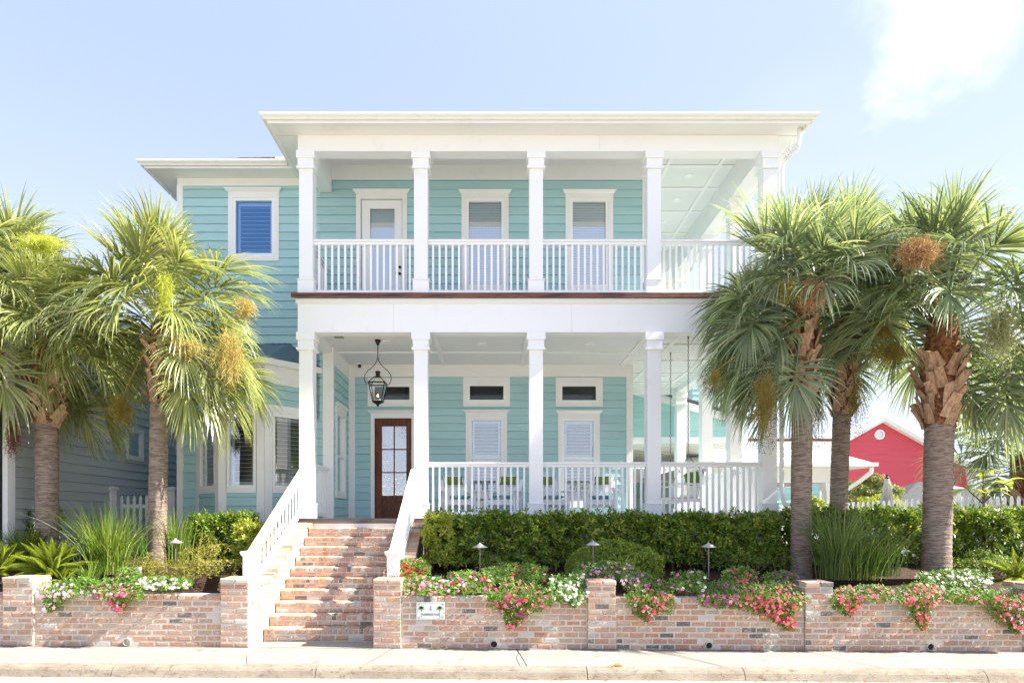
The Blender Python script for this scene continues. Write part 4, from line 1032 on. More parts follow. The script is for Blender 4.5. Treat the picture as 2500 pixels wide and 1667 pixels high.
m = MB(); m.tube([(cxx, cy, zb), (cxx, cy, lz(1235))], .007, 6); part('burner', m, BRONZE, t)
m = MB(); m.lathe(cxx, cy, [(.004, lz(1235)), (.017, lz(1215)), (.014, lz(1195)), (0, lz(1170))], 8); part('flame', m, fl, t, True)

# ================================================================ porch furniture
PORCH = 1.816
def adirondack():
    t = thing('porch_chair', 'x', 'chair')
    P = lambda n, m: part(n, m, WHITE, t, local=True)
    for s in (-1, 1):
        m = MB(); m.box(s * .30 - .02, s * .30 + .02, -.30, -.22, 0, .58); P('leg', m)
        m = MB(); m.beam((s * .27, -.26, .36), (s * .27, .42, .05), .03, .12); P('leg', m)
        m = MB(); m.box(s * .33 - .07, s * .33 + .07, -.38, .32, .58, .605); m.box(s * .33 - .05, s * .33 + .05, -.41, -.38, .58, .603); P('arm', m)
        m = MB(); m.prism([(-.22, .58), (-.22, .46), (-.12, .58)], lambda p: (s * .32 - .012, p[0], p[1]), lambda p: (s * .32 + .012, p[0], p[1])); P('arm_bracket', m)
        m = MB(); m.box(s * .30 - .02, s * .30 + .02, .24, .30, 0, .58); P('leg', m)
    m = MB(); m.box(-.28, .28, -.30, -.275, .30, .40); P('apron', m)
    for k in range(6):
        y = -.27 + k * .085; z = .395 - (y + .27) * .30; m = MB(); m.beam((-.27, y, z), (.27, y, z), .072, .02, up=(0, -.29, .95)); P('seat_slat', m)
    for k in range(7):
        x = (k - 3) * .078; hgt = .97 - .012 * (k - 3) ** 2; top = .44
        m = MB(); fan = 1 + .18
        m.add([(x - .033, .18, .30), (x + .033, .18, .30), (x * fan + .036, top + .02, hgt), (x * fan - .036, top + .02, hgt), (x - .033, .20, .30), (x + .033, .20, .30), (x * fan + .036, top + .04, hgt), (x * fan - .036, top + .04, hgt)],
              [(0, 1, 2, 3), (7, 6, 5, 4), (0, 4, 5, 1), (1, 5, 6, 2), (2, 6, 7, 3), (3, 7, 4, 0)]); P('back_slat', m)
    m = MB(); m.box(-.28, .28, .345, .365, .62, .69); P('back_rail', m)
    return t
ch = adirondack()
GREENP = mat('green_cushion', (.17, .26, .025), .85, (.14, .22, .02), 30., bump=.3, bscale=200)
TEAL = mat('teal_cushion', (.05, .32, .36), .85, (.45, .55, .5), 9., (.48, .52), bump=.2)
def pillow(w, h, t_, nm, n=10):
    V = []; F = []
    for sgn in (1, -1):
        b = len(V)
        for j in range(n + 1):
            for i in range(n + 1):
                u, v = 2 * i / n - 1, 2 * j / n - 1
                pin = 1 - .10 * (1 - u * u) * abs(v) ** 3; pin2 = 1 - .12 * (1 - v * v) * abs(u) ** 3
                th = t_ / 2 * (max(0, (1 - u ** 4)) * max(0, (1 - v ** 4))) ** .45
                V.append((u * w / 2 * pin2, sgn * th, v * h / 2 * pin))
        for j in range(n):
            for i in range(n):
                q = b + j * (n + 1) + i; F.append((q, q + 1, q + n + 2, q + n + 1))
    m = MB(); m.add(V, F); return m
GP = _mesh('green_pillow', pillow(.38, .20, .11, 'p'), GREENP, (0, 0, 0), True)
TP = _mesh('seat_cushion', pillow(.46, .44, .10, 'p'), TEAL, (0, 0, 0), True)
chairs = [(-.72, 13.72, 16, 'white slatted porch chair with its right arm towards the first low table, next to the stairs'.replace('its right arm towards', 'an arm near'), 'nearest the brick stairs'),
          (.27, 13.72, -16, 'white slatted porch chair just before the middle column, angled towards the stairs', 'before the middle column'),
          (1.27, 13.72, 14, 'white slatted porch chair partly hidden behind the middle column', 'behind the middle column'),
          (2.36, 13.72, -16, 'white slatted porch chair in front of the house corner board, last of the row', 'by the house corner board')]
for i, (x, y, a, lb, wh) in enumerate(chairs):
    c = ch if i == 0 else copy_thing(ch, (x, y, PORCH))
    c.location = (x, y, PORCH); c.rotation_euler = (0, 0, R(a)); c['label'] = lb; c['group'] = 'white slatted chairs on the porch'; ORG[c.name] = (x, y, PORCH)
    Mz = Matrix.Rotation(R(a), 4, 'Z')
    p = Vector((x, y, PORCH)) + Mz @ Vector((0, .335, .845))
    o = props(bpy.data.objects.new('green_pillow', GP), 'plump lime green pillow on the white porch chair ' + wh, 'pillow', 'green pillows of the porch chairs'); COL.objects.link(o); o.location = p; o.rotation_euler = (R(-19), 0, R(a))
    p = Vector((x, y, PORCH)) + Mz @ Vector((0, -.04, .42))
    o = props(bpy.data.objects.new('seat_cushion', TP), 'teal patterned seat cushion on the white porch chair ' + wh, 'cushion', 'teal cushions of the porch chairs'); COL.objects.link(o); o.location = p; o.rotation_euler = (R(90 - 16), 0, R(a))
def side_table(x, label):
    t = thing('side_table', label, 'side table', (x, 13.75, PORCH), group='low white tables between the porch chairs')
    P = lambda n, m: part(n, m, WHITE, t, local=True)
    for k in range(4):
        m = MB(); m.box(-.25, .25, -.22 + k * .115, -.12 + k * .115, .56, .58); P('top_slat', m)
    m = MB(); m.box(-.22, .22, -.2, -.18, .44, .56); m.box(-.22, .22, .18, .2, .44, .56); P('apron', m)
    m = MB(); m.box(-.2, .2, -.18, .18, .20, .22); P('shelf', m)
    for sx in (-1, 1):
        for sy_ in (-1, 1): m = MB(); m.cbox(sx * .2, sy_ * .18, .022, .022, 0, .56); P('leg', m)
side_table(-.21, 'low white slatted table between the two porch chairs next to the stairs')
side_table(1.82, 'low white slatted table between the two porch chairs past the middle column')
# swing
SWX = 4.0
t = thing('porch_swing', 'white porch bench swing hanging on chains at the open end of the porch', 'swing', (SWX, 13.75, PORCH + .42))
y0, y1, zs_ = 13.15, 14.45, PORCH + .44
for k in range(6): m = MB(); x = SWX - .24 + k * .09; m.box(x - .036, x + .036, y0, y1, zs_ - .012, zs_ + .012); part('seat_slat', m, mat('swing_wood', (.62, .45, .33), .6), t)
for k in range(12): m = MB(); y = y0 + .06 + k * (y1 - y0 - .12) / 11; m.beam((SWX + .24, y, zs_), (SWX + .40, y, zs_ + .58), .05, .018, up=(1, 0, 0)); part('back_slat', m, WHITE, t)
m = MB(); m.beam((SWX + .41, y0, zs_ + .58), (SWX + .41, y1, zs_ + .58), .03, .08); m.beam((SWX + .26, y0, zs_ + .06), (SWX + .26, y1, zs_ + .06), .03, .07); part('back_rail', m, WHITE, t)
m = MB(); m.box(SWX - .30, SWX + .3, y0 - .02, y0 + .03, zs_ - .09, zs_ - .013); m.box(SWX - .30, SWX + .3, y1 - .03, y1 + .02, zs_ - .09, zs_ - .013); m.box(SWX - .32, SWX - .29, y0, y1, zs_ - .09, zs_ + .012); part('seat_frame', m, WHITE, t)
for y in (y0, y1):
    m = MB(); m.box(SWX - .32, SWX + .36, y - .04, y + .04, zs_ + .27, zs_ + .30); part('arm', m, WHITE, t)
    m = MB(); m.cbox(SWX - .28, y, .025, .025, zs_, zs_ + .27); part('arm_post', m, WHITE, t)
CHAIN = mat('chain_metal', (.25, .24, .22), .45, metal=.7)
def chain(a, b):
    a, b = Vector(a), Vector(b); L = (b - a).length; n = int(L / .052); m = MB(); d = (b - a).normalized()
    s = Vector((1, 0, 0)); s2 = d.cross(s).normalized(); s = s2.cross(d).normalized()
    for k in range(n):
        c = a + d * (L * (k + .5) / n); q = s if k % 2 else s2
        pts = [c + d * (.033 * math.cos(t_)) + q * (.014 * math.sin(t_)) for t_ in [i * math.pi / 3 for i in range(7)]]
        m.tube(pts, .0045, 4, cap=False)
    return m
for y in (y0, y1):
    part('chain', chain((SWX + .05, y, C1), (SWX + .05, y, zs_ + .85)), CHAIN, t)
    part('chain', chain((SWX + .05, y, zs_ + .85), (SWX - .28, y, zs_ + .3)), CHAIN, t); part('chain', chain((SWX + .05, y, zs_ + .85), (SWX + .38, y, zs_ + .5)), CHAIN, t)
    m = MB(); m.lathe(SWX + .05, y, [(.02, C1), (.02, C1 - .03), (.008, C1 - .05)], 8); part('ceiling_hook', m, CHAIN, t)
for y, r_ in ((13.45, 80), (13.85, 98)):
    o = props(bpy.data.objects.new('green_pillow', GP), 'lime green pillow leaning on the ' + ('near' if y < 13.6 else 'far') + ' end of the hanging porch swing', 'pillow', 'green pillows of the porch swing'); COL.objects.link(o); o.location = (SWX + .26, y, zs_ + .42); o.rotation_euler = (R(14), 0, R(-r_)); o.scale = (1.05, 1, 1.5)

# ================================================================ house number plaque
SGN = mat('plaque_enamel', (.80, .84, .80), .3); INK = mat('plaque_ink', (.05, .055, .06), .6); GRN = mat('plaque_green', (.16, .24, .08), .6); TRK = mat('plaque_brown', (.13, .08, .05), .6); BDR = mat('plaque_border', (.30, .40, .42), .6)
PY = YW - .035
def S2(px_, py_): # position on the plaque: crop px -> world
    return (X(960 + px_ * 160 / 2352., PY), Z(1440 + py_ * 90 / 1323., PY))
xa, zb_ = S2(828, 1048); xb, zt_ = S2(1848, 424)
t = thing('number_plaque', 'small white enamel plaque with 4 MARINER PASS and two little palms', 'sign', ((xa + xb) / 2, PY, (zb_ + zt_) / 2))
m = MB(); m.box(xa, xb, PY, PY + .022, zb_, zt_); part('plate', m, SGN, t)
def flat(polys, y, th=.0012):
    m = MB()
    for poly in polys:
        pts = [S2(*p) for p in poly]; m.prism(pts, lambda p: (p[0], y, p[1]), lambda p: (p[0], y - th, p[1]))
    return m
bd = []
for (a, b, c, d) in ((852, 452, 1822, 464), (852, 1008, 1822, 1020), (852, 464, 862, 1008), (1812, 464, 1822, 1008)): bd.append([(a, b), (c, b), (c, d), (a, d)])
for (cx, cy, sx, sy_) in ((885, 490, 1, 1), (1790, 490, -1, 1), (885, 985, 1, -1), (1790, 985, -1, -1)):
    bd.append([(cx, cy), (cx + 85 * sx, cy), (cx + 85 * sx, cy + 7 * sy_), (cx + 25 * sx, cy + 22 * sy_)]); bd.append([(cx, cy), (cx + 7 * sx, cy + 80 * sy_), (cx + 14 * sx, cy + 80 * sy_), (cx + 25 * sx, cy + 22 * sy_)])
    bd.append([(cx + 25 * sx, cy + 22 * sy_), (cx + 32 * sx, cy + 22 * sy_), (cx + 62 * sx, cy + 55 * sy_), (cx + 55 * sx, cy + 60 * sy_)])
part('border', flat(bd, PY), BDR, t)
def stroke(a, b, w):
    dx, dy = b[0] - a[0], b[1] - a[1]; l = math.hypot(dx, dy); nx, ny = -dy / l * w / 2, dx / l * w / 2
    return [(a[0] + nx, a[1] + ny), (b[0] + nx, b[1] + ny), (b[0] - nx, b[1] - ny), (a[0] - nx, a[1] - ny)]
TK, TN = 15, 7
def glyph(ch_, x, y, w, h):
    """serif capital as strokes; x,y = top left"""
    q = lambda u, v: (x + u * w, y + v * h); st = lambda a, b, t_: stroke(q(*a), q(*b), t_); o = []
    def serif(u, v, l=.34): o.append(st((u - l / 2, v), (u + l / 2, v), 6))
    if ch_ == 'M': o += [st((.1, 0), (.1, 1), TN), st((.1, 0), (.5, .9), TK), st((.5, .9), (.88, 0), TN), st((.88, 0), (.88, 1), TK)]; [serif(*s) for s in ((.08, 0, .2), (.1, 1, .28), (.88, 0, .25), (.88, 1, .28))]
    if ch_ == 'A': o += [st((.12, 1), (.5, 0), TN), st((.5, 0), (.88, 1), TK), st((.24, .64), (.74, .64), TN)]; serif(.12, 1); serif(.88, 1)
    if ch_ == 'R': o += [st((.2, 0), (.2, 1), TK), st((.2, .03), (.6, .03), TN), st((.6, .03), (.8, .15), TK - 2), st((.8, .15), (.8, .35), TK), st((.8, .35), (.6, .48), TK - 2), st((.6, .5), (.2, .5), TN), st((.5, .5), (.92, 1), TK)]; serif(.2, 0); serif(.2, 1)
    if ch_ == 'I': o += [st((.5, 0), (.5, 1), TK)]; serif(.5, 0, .8); serif(.5, 1, .8)
    if ch_ == 'N': o += [st((.15, 0), (.15, 1), TN), st((.15, 0), (.85, 1), TK), st((.85, 0), (.85, 1), TN)]; serif(.12, 0); serif(.15, 1); serif(.85, 0)
    if ch_ == 'E': o += [st((.2, 0), (.2, 1), TK), st((.2, .03), (.85, .03), TN), st((.2, .5), (.7, .5), TN), st((.2, .97), (.88, .97), TN), st((.85, 0), (.85, .18), TN), st((.88, .82), (.88, 1), TN)]
    if ch_ == 'P': o += [st((.2, 0), (.2, 1), TK), st((.2, .03), (.62, .03), TN), st((.62, .03), (.85, .17), TK - 2), st((.85, .17), (.85, .37), TK), st((.85, .37), (.62, .52), TK - 2), st((.62, .53), (.2, .53), TN)]; serif(.2, 1)
    if ch_ == 'S': o += [st((.82, .18), (.6, .03), TN), st((.6, .03), (.3, .06), TN), st((.3, .06), (.18, .25), TK), st((.18, .25), (.5, .5), TK), st((.5, .5), (.82, .72), TK), st((.82, .72), (.7, .95), TK), st((.7, .96), (.35, .97), TN), st((.35, .97), (.17, .8), TN)]
    return o
pl = []; xx = 1040
for c_, w in zip('MARINER PASS', (82, 56, 54, 30, 58, 48, 54, 26, 50, 54, 42, 42)):
    if c_ != ' ': pl += glyph(c_, xx, 826, w, 82)
    xx += w + 1
pl += [stroke((1355, 572), (1355, 748), 22), stroke((1352, 575), (1275, 682), 9), stroke((1272, 684), (1398, 684), 9), stroke((1335, 746), (1376, 746), 7)]
part('lettering', flat(pl, PY), INK, t)
gr = []; tr_ = []
for cx in (1008, 1668):
    for a in range(-200, 25, 18):
        L = 118 if a % 36 else 95; an = R(a); e = (cx + L * math.cos(an), 640 + L * math.sin(an) * .85 + 38); mdx = (cx + L * .55 * math.cos(an), 640 + L * .6 * math.sin(an))
        gr += [stroke((cx, 640), mdx, 22), stroke(mdx, e, 13)]
    for a in (40, 70, 110, 140): gr.append(stroke((cx, 640), (cx + 75 * math.cos(R(a)), 640 + 90 * math.sin(R(a))), 13))
    tr_ += [stroke((cx, 690), (cx - 4, 955), 17), stroke((cx - 26, 953), (cx + 20, 953), 10)]
part('painted_fronds', flat(gr, PY - .0015), GRN, t); part('painted_trunks', flat(tr_, PY), TRK, t)

# ================================================================ garden lights
PEW = mat('pewter_hat', (.42, .43, .44), .45, (.3, .3, .3), 20., metal=.2); POLE = mat('light_pole', (.22, .2, .17), .5, metal=.4)
def path_light(sx, sy_, D, label, hgt=.55):
    x, z = X(sx, D), Z(sy_, D)
    t = thing('path_light', label, 'garden light', (x, D, z - hgt), group='mushroom shaped path lights')
    m = MB(); m.tube([(x, D, z - hgt), (x, D, z - .03)], .010, 8); part('pole', m, POLE, t)
    m = MB(); m.lathe(x, D, [(0, z + .02), (.008, z + .018), (.02, z), (.118, z - .052), (.116, z - .060), (.02, z - .02)], 20); part('hat', m, PEW, t, True)
    m = MB(); m.lathe(x, D, [(.018, z - .01), (.018, z - .07), (0, z - .07)], 8); part('lamp_holder', m, POLE, t)
path_light(1172, 1327, 9.95, 'mushroom path light in front of the hedge start above the number plaque', .52)
path_light(1448, 1321, 10.0, 'mushroom path light rising over the rounded clipped shrub')
path_light(1730, 1326, 9.9, 'mushroom path light between the clipped shrub and the first thick trunk', .52)
path_light(428, 1316, 10.6, 'sunlit mushroom path light over the fine yellow shrub beside the palm', .75)
D = 9.9; x, z = X(340, D), Z(1415, D)
t = thing('spot_light', 'small weathered cylinder spotlight in the mulch beside the yellow shrub', 'garden light', (x, D, z))
m = MB(); m.tube([(x, D, z), (x, D, z + .07)], .012, 8); part('stake', m, POLE, t)
m = MB(); m.tube([(x, D, z + .06), (x + .005, D - .01, z + .20)], [.035, .037], 12); part('housing', m, PEW, t, True)

# ================================================================ closed parasol
D = 19.5; x = X(2166, D)
t = thing('closed_parasol', 'closed patio parasol with faded brown and teal stripes before the red house', 'parasol', (x, D, 1.05))
PAR = mat('parasol_cloth', (.50, .48, .44), .9, (.22, .36, .38), 3.2, (.54, .58), stretch=(7, 7, .5), third=((.40, .26, .19), 5., .54, .58))
zt, zb_ = Z(1168, D), Z(1262, D)
m = MB(); n = 16; b = 0
for j in range(9):
    tt = j / 8; z = zt + (zb_ - zt) * tt; rr_ = .06 + .14 * tt ** .8
    for k in range(n * 2):
        a = math.pi * k / n; r_ = rr_ * (1 + (.22 if k % 2 else -.18) * min(1, tt * 2)); m.v.append((x + r_ * math.cos(a), D + r_ * math.sin(a), z))
for j in range(8):
    for k in range(2 * n): m.f.append((j * 2 * n + k, j * 2 * n + (k + 1) % (2 * n), (j + 1) * 2 * n + (k + 1) % (2 * n), (j + 1) * 2 * n + k)); m.m.append(0)
part('cloth', m, PAR, t)
m = MB(); m.tube([(x, D, 1.05), (x, D, zt + .03)], .025, 8); m.lathe(x, D, [(.06, zt - .01), (.065, zt + .03), (.03, zt + .06), (.025, zt + .09), (.04, zt + .11), (.02, zt + .14), (0, zt + .15)], 10); part('pole', m, BRONZE, t, True)
# ================================================================ leaves and plants
def leaf_t(L, W, fold=.25, bend=.15):
    """leaf from the origin along +x, folded at the midrib"""
    return np.array([[0, 0, 0], [L * .45, W / 2, fold * W * .5], [L * .45, 0, 0], [L * .45, -W / 2, fold * W * .5], [L, 0, -bend * L]]), np.array([[0, 2, 4, 1], [0, 3, 4, 2]])
def rosette(n, L, W, tilt0=15, tilt1=65):
    V = []; F = []
    T, FF = leaf_t(L, W)
    for k in range(n):
        a = k * 2.4 + RNG.uniform(-.2, .2); ti = R(tilt0 + (tilt1 - tilt0) * k / max(1, n - 1)); s = RNG.uniform(.8, 1.1) * (1.0 - .25 * k / n)
        c, s_ = math.cos(ti), math.sin(ti); v = T * s
        x = v[:, 0] * c - v[:, 2] * s_; z = v[:, 0] * s_ + v[:, 2] * c; y = v[:, 1]
        ca, sa = math.cos(a), math.sin(a)
        V.append(np.stack([x * ca - y * sa, x * sa + y * ca, z + .006 * k], 1)); F.append(FF + 5 * k)
    return np.concatenate(V), np.concatenate(F)
HEDGE = leafmat('hedge_leaf', (.045, .11, .012), (.19, .29, .03), (.42, .44, .07), transl=.34, gloss=.36, c3at=.76)
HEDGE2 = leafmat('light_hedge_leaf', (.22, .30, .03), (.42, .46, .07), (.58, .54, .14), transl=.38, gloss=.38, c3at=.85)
BOX = leafmat('boxwood_leaf', (.09, .17, .02), (.20, .29, .04), (.34, .38, .07), transl=.3, gloss=.45)
BOXL = leafmat('clipped_boxwood_leaf', (.13, .22, .025), (.28, .37, .05), (.42, .46, .09), transl=.3, gloss=.45)
FINE = leafmat('fine_yellow_leaf', (.24, .24, .04), (.40, .36, .08), (.20, .22, .06), transl=.35, gloss=.6)
VINCA = leafmat('vinca_leaf', (.08, .18, .025), (.18, .31, .04), (.32, .42, .08), transl=.36, gloss=.45, c3at=.85)
GRASSM = leafmat('grass_blade', (.08, .17, .02), (.24, .33, .05), (.48, .48, .15), transl=.38, gloss=.45, c3at=.85)
GRASSD = leafmat('dark_grass_blade', (.07, .14, .035), (.19, .27, .08), (.38, .40, .16), transl=.32, gloss=.45, c3at=.9)
FERNM = leafmat('foxtail_needle', (.26, .36, .035), (.48, .53, .10), transl=.4, gloss=.6)
BARK = mat('shrub_stem', (.16, .12, .09), .9)
def to_parts(t, name, V, F, m, kind='stuff', mi=None):
    return part(name, npmesh(name, V, F, m, ORG[t.name], mi), None, t, kind=kind)
def surf_box(n, x0, x1, y0, y1, z0, z1, lump=.06, front=.55, top=.3, deep=.35):
    """points on front/top/inside of a clipped hedge with outward axes"""
    P = np.empty((n, 3)); A = np.empty((n, 3))
    k = RNG.random(n); u = RNG.random((n, 3))
    x = x0 + (x1 - x0) * u[:, 0]
    f = k < front; tp = (k >= front) & (k < front + top); s = ~(f | tp)
    z = z0 + (z1 - z0) * u[:, 2] ** .85; y = y0 + (y1 - y0) * u[:, 1]
    lumpf = lump * (np.sin(x * 5.3 + 1) + np.sin(x * 11.7 + z * 6) * .6 + np.sin(z * 9 + x * 3) * .5)
    d = RNG.random(n) ** 1.3 * deep * .7
    P[:, 0] = x; P[:, 1] = np.where(f, y0 + lumpf + d, y); P[:, 2] = np.where(tp, z1 + lumpf * .6 - d, z)
    # rounded top edge
    hole = np.sin(x * 8.1 + 2) * np.sin(z * 13 + x * 2.3) + np.sin(x * 17 + z * 9) * .6
    P[f & (hole < -.55), 1] += .30
    e = f & (z > z1 - .15); P[e, 1] += ((z[e] - (z1 - .15)) / .15) ** 2 * .12
    A[:] = RNG.normal(0, .35, (n, 3)); A[f, 1] -= 1; A[tp, 2] += 1; A[s] += np.array([0, -.3, .7]); A[:, 2] += .45
    return P, A
def leafy_hedge(label, x0, x1, y0, y1, z0, z1, n, m, L=.075, W=.027, name='hedge', stems=14, k=7, inner=.5, extra=None, lump=.04, group=None):
    t = thing(name, label, 'hedge' if name == 'hedge' else 'shrub', ((x0 + x1) / 2, (y0 + y1) / 2, z0), group=group)
    T, F = rosette(k, L, W)
    P, A = surf_box(n, x0, x1, y0, y1, z0 + .04, z1, lump)
    ni = int(n * inner); Pi = np.stack([RNG.uniform(x0, x1, ni), RNG.uniform(y0 + .1, y1, ni), RNG.uniform(z0 + .1, z1 - .05, ni)], 1); Ai = RNG.normal(0, 1, (ni, 3))
    P = np.concatenate([P, Pi]); A = np.concatenate([A, Ai])
    ns = int((x1 - x0) * 14); Ps = np.stack([RNG.uniform(x0, x1, ns), RNG.uniform(y0, y1, ns), z1 + RNG.uniform(.0, .09, ns) ** 1.0], 1); P = np.concatenate([P, Ps]); A = np.concatenate([A, np.stack([RNG.normal(0, .3, ns), RNG.normal(-.2, .3, ns), np.ones(ns)], 1)])
    V, FF = batch(T, F, P, A, RNG.uniform(.65, 1.35, len(P)))
    to_parts(t, 'leaves', V, FF, m)
    for i in range(stems):
        x = x0 + (x1 - x0) * (i + random.uniform(.2, .8)) / stems; mb_ = MB(); y = y0 + .18 + random.uniform(0, .1)
        for b in range(3):
            dx, dy = random.uniform(-.2, .2), random.uniform(-.1, .12)
            mb_.tube([(x, y, z0 - .05), (x + dx * .3, y + dy * .4, z0 + .25), (x + dx, y + dy, z0 + .55 + random.uniform(0, .2))], [.012, .009, .004], 5)
        part('stem', mb_, BARK, t)
    return t
leafy_hedge('long clipped dark green hedge in front of the porch, from the stairs to a palm', X(1043, 11.2), X(1900, 11.2), 11.0, 12.1, .98, Z(1262, 11.0), 4300, HEDGE, stems=26, inner=.22, L=.10, W=.036, lump=.07)
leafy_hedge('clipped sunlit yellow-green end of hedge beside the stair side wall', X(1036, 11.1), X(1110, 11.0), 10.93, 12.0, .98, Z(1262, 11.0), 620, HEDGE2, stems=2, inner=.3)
leafy_hedge('clipped hedge in front of the picket fence, behind the tall grass and the thickest palm', X(1905, 11.6), X(2540, 11.6), 11.35, 12.3, .98, Z(1250, 11.35), 3300, HEDGE, stems=14, inner=.22, lump=.08, L=.10, W=.037)
leafy_hedge('dark small hedge under the bay window beside the stairs', X(468, 11.9), X(612, 11.9), 11.7, 12.5, .98, Z(1262, 11.7), 1100, HEDGE, stems=5, L=.10, W=.034)
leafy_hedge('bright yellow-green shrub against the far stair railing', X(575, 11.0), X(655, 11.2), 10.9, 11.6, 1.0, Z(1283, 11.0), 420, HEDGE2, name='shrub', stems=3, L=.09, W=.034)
leafy_hedge('dark leafy shrub at the picture edge behind the foxtail fern', X(-40, 11.9), X(95, 11.9), 11.6, 12.6, .98, Z(1248, 11.7), 900, HEDGE, name='shrub', stems=4, L=.11, W=.036)
def mound(label, cx, cy, cz, rx, ry, rz, n, m, L=.03, W=.014, name='shrub', k=5, twig=10, fill=.35, cat='shrub', lump=.08, low=-.25):
    t = thing(name, label, cat, (cx, cy, cz))
    d = RNG.normal(0, 1, (n, 3)); d /= np.linalg.norm(d, axis=1, keepdims=True); d[:, 2] = np.where(d[:, 2] < low, -d[:, 2], d[:, 2])
    r_ = 1 - RNG.random(n) ** 2 * fill; r_ *= 1 + lump * np.sin(d[:, 0] * 7 + cx) + lump * np.sin(d[:, 2] * 9 + d[:, 0] * 5)
    P = d * r_[:, None] * np.array([rx, ry, rz]) + np.array([cx, cy, cz]); A = d + RNG.normal(0, .4, (n, 3)); A[:, 2] += .3
    T, F = rosette(k, L, W, 10, 55)
    V, FF = batch(T, F, P, A, RNG.uniform(.7, 1.35, n)); to_parts(t, 'leaves', V, FF, m)
    mb_ = MB()
    for i in range(twig):
        a = random.uniform(0, 6.28); q = random.uniform(.5, .9)
        mb_.tube([(cx, cy, cz - rz * .6), (cx + rx * .4 * q * math.cos(a), cy + ry * .4 * q * math.sin(a), cz), (cx + rx * q * math.cos(a), cy + ry * q * math.sin(a), cz + rz * .55)], [.010, .006, .002], 5)
    part('twigs', mb_, BARK, t)
    return t
D = 10.1; mound('low rounded clipped shrub in front of the hedge, under a path light', X(1510, D), D + .3, Z(1394, D), .78, .36, .46, 3600, BOXL, .032, .016, lump=.015, fill=.2)
D = 10.1; mound('airy fine-leaved yellow shrub on a thin bare stem beside the brick pier', X(470, D), D, Z(1400, D), .62, .35, .30, 1300, FINE, .026, .014, lump=.2, fill=.8)
D = 10.5; mound('taller fine-leaved yellow shrub in front of the small dark hedge', X(505, D), D, Z(1360, D), .26, .25, .30, 520, FINE, .026, .014, lump=.25, fill=.8)
D = 10.2; mound('low fine-leaved yellow shrub around the foot of the palm next to the path light', X(368, D), D, Z(1398, D), .33, .3, .25, 700, FINE, .026, .014, lump=.2, fill=.8)
D = 10.9; mound('dull low shrub under the hedge before the first thick trunk', X(1850, D), D + .1, Z(1378, D), .95, .3, .30, 1300, BOX, .035, .014, lump=.15, fill=.7)
D = 10.9; mound('loose low shrub filling the gap under the hedge behind the white flowers', X(2420, D), D + .1, Z(1392, D), .8, .3, .28, 1100, BOX, .035, .015, lump=.15, fill=.7)
D = 10.6; mound('small dark bush at the foot of the hedge beside the path light', X(1205, D), D, Z(1385, D), .25, .2, .15, 240, BOX, .03, .014, lump=.2)
D = 21.0; mound('round flowering bush behind the closed parasol', X(2175, D), D + 1.2, Z(1215, D), .95, .7, .72, 1700, leafmat('bush_leaf', (.10, .15, .05), (.30, .33, .10), (.5, .33, .22), .3, .5, c3at=.9), .09, .045, lump=.15, fill=.4)
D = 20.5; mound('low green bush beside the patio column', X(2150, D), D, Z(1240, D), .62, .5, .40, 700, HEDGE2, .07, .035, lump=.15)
mound('small bright bush behind the fence by the second trunk', X(1988, 16), 16, Z(1240, 16), .22, .22, .22, 160, HEDGE2, .09, .04)
# broad-leaved plant
def broad(label, sx, sy_, D, n, L, W, m):
    x, z = X(sx, D), Z(sy_, D); t = thing('broad_leaved_plant', label, 'plant', (x, D, z - 1.2))
    mb_ = MB(); mb_.tube([(x, D, z - 1.2), (x + .02, D, z)], [.03, .02], 6); part('stem', mb_, BARK, t)
    for b, (ox, oz) in enumerate(((-.28, .0), (.0, .33), (.40, .12), (.16, -.02))):
        mb_ = MB(); mb_.tube([(x, D, z - .25), (x + ox, D, z + oz)], [.015, .01], 5); part('stem', mb_, BARK, t)
        for k in range(n):
            a = 2.4 * k + b; ti = R(random.uniform(5, 55)); l = L * random.uniform(.75, 1.1); w = W * random.uniform(.8, 1.1); mm = MB()
            vs = []
            for i in range(5):
                s = i / 4; ww = w * math.sin(math.pi * min(.98, s * .85 + .12)) * .5; px_ = l * s; pz_ = l * (s * math.sin(ti) - s * s * .5)
                for q in (-1, 0, 1): vs.append((px_ * math.cos(ti * .6) * math.cos(a) - q * ww * math.sin(a) + x + ox, px_ * math.cos(ti * .6) * math.sin(a) + q * ww * math.cos(a) + D, pz_ + abs(q) * ww * .35 + z + oz))
            fs = []
            for i in range(4):
                for q in range(2): c = i * 3 + q; fs.append((c, c + 1, c + 4, c + 3))
            mm.add(vs, fs); part('leaf', mm, m, t, True)
broad('yellow-green plant with large paddle leaves rising over the picket fence', 2400, 1196, 12.0, 6, .36, .13, leafmat('paddle_leaf', (.42, .50, .08), (.55, .60, .14), transl=.5, gloss=.4, obj=True))
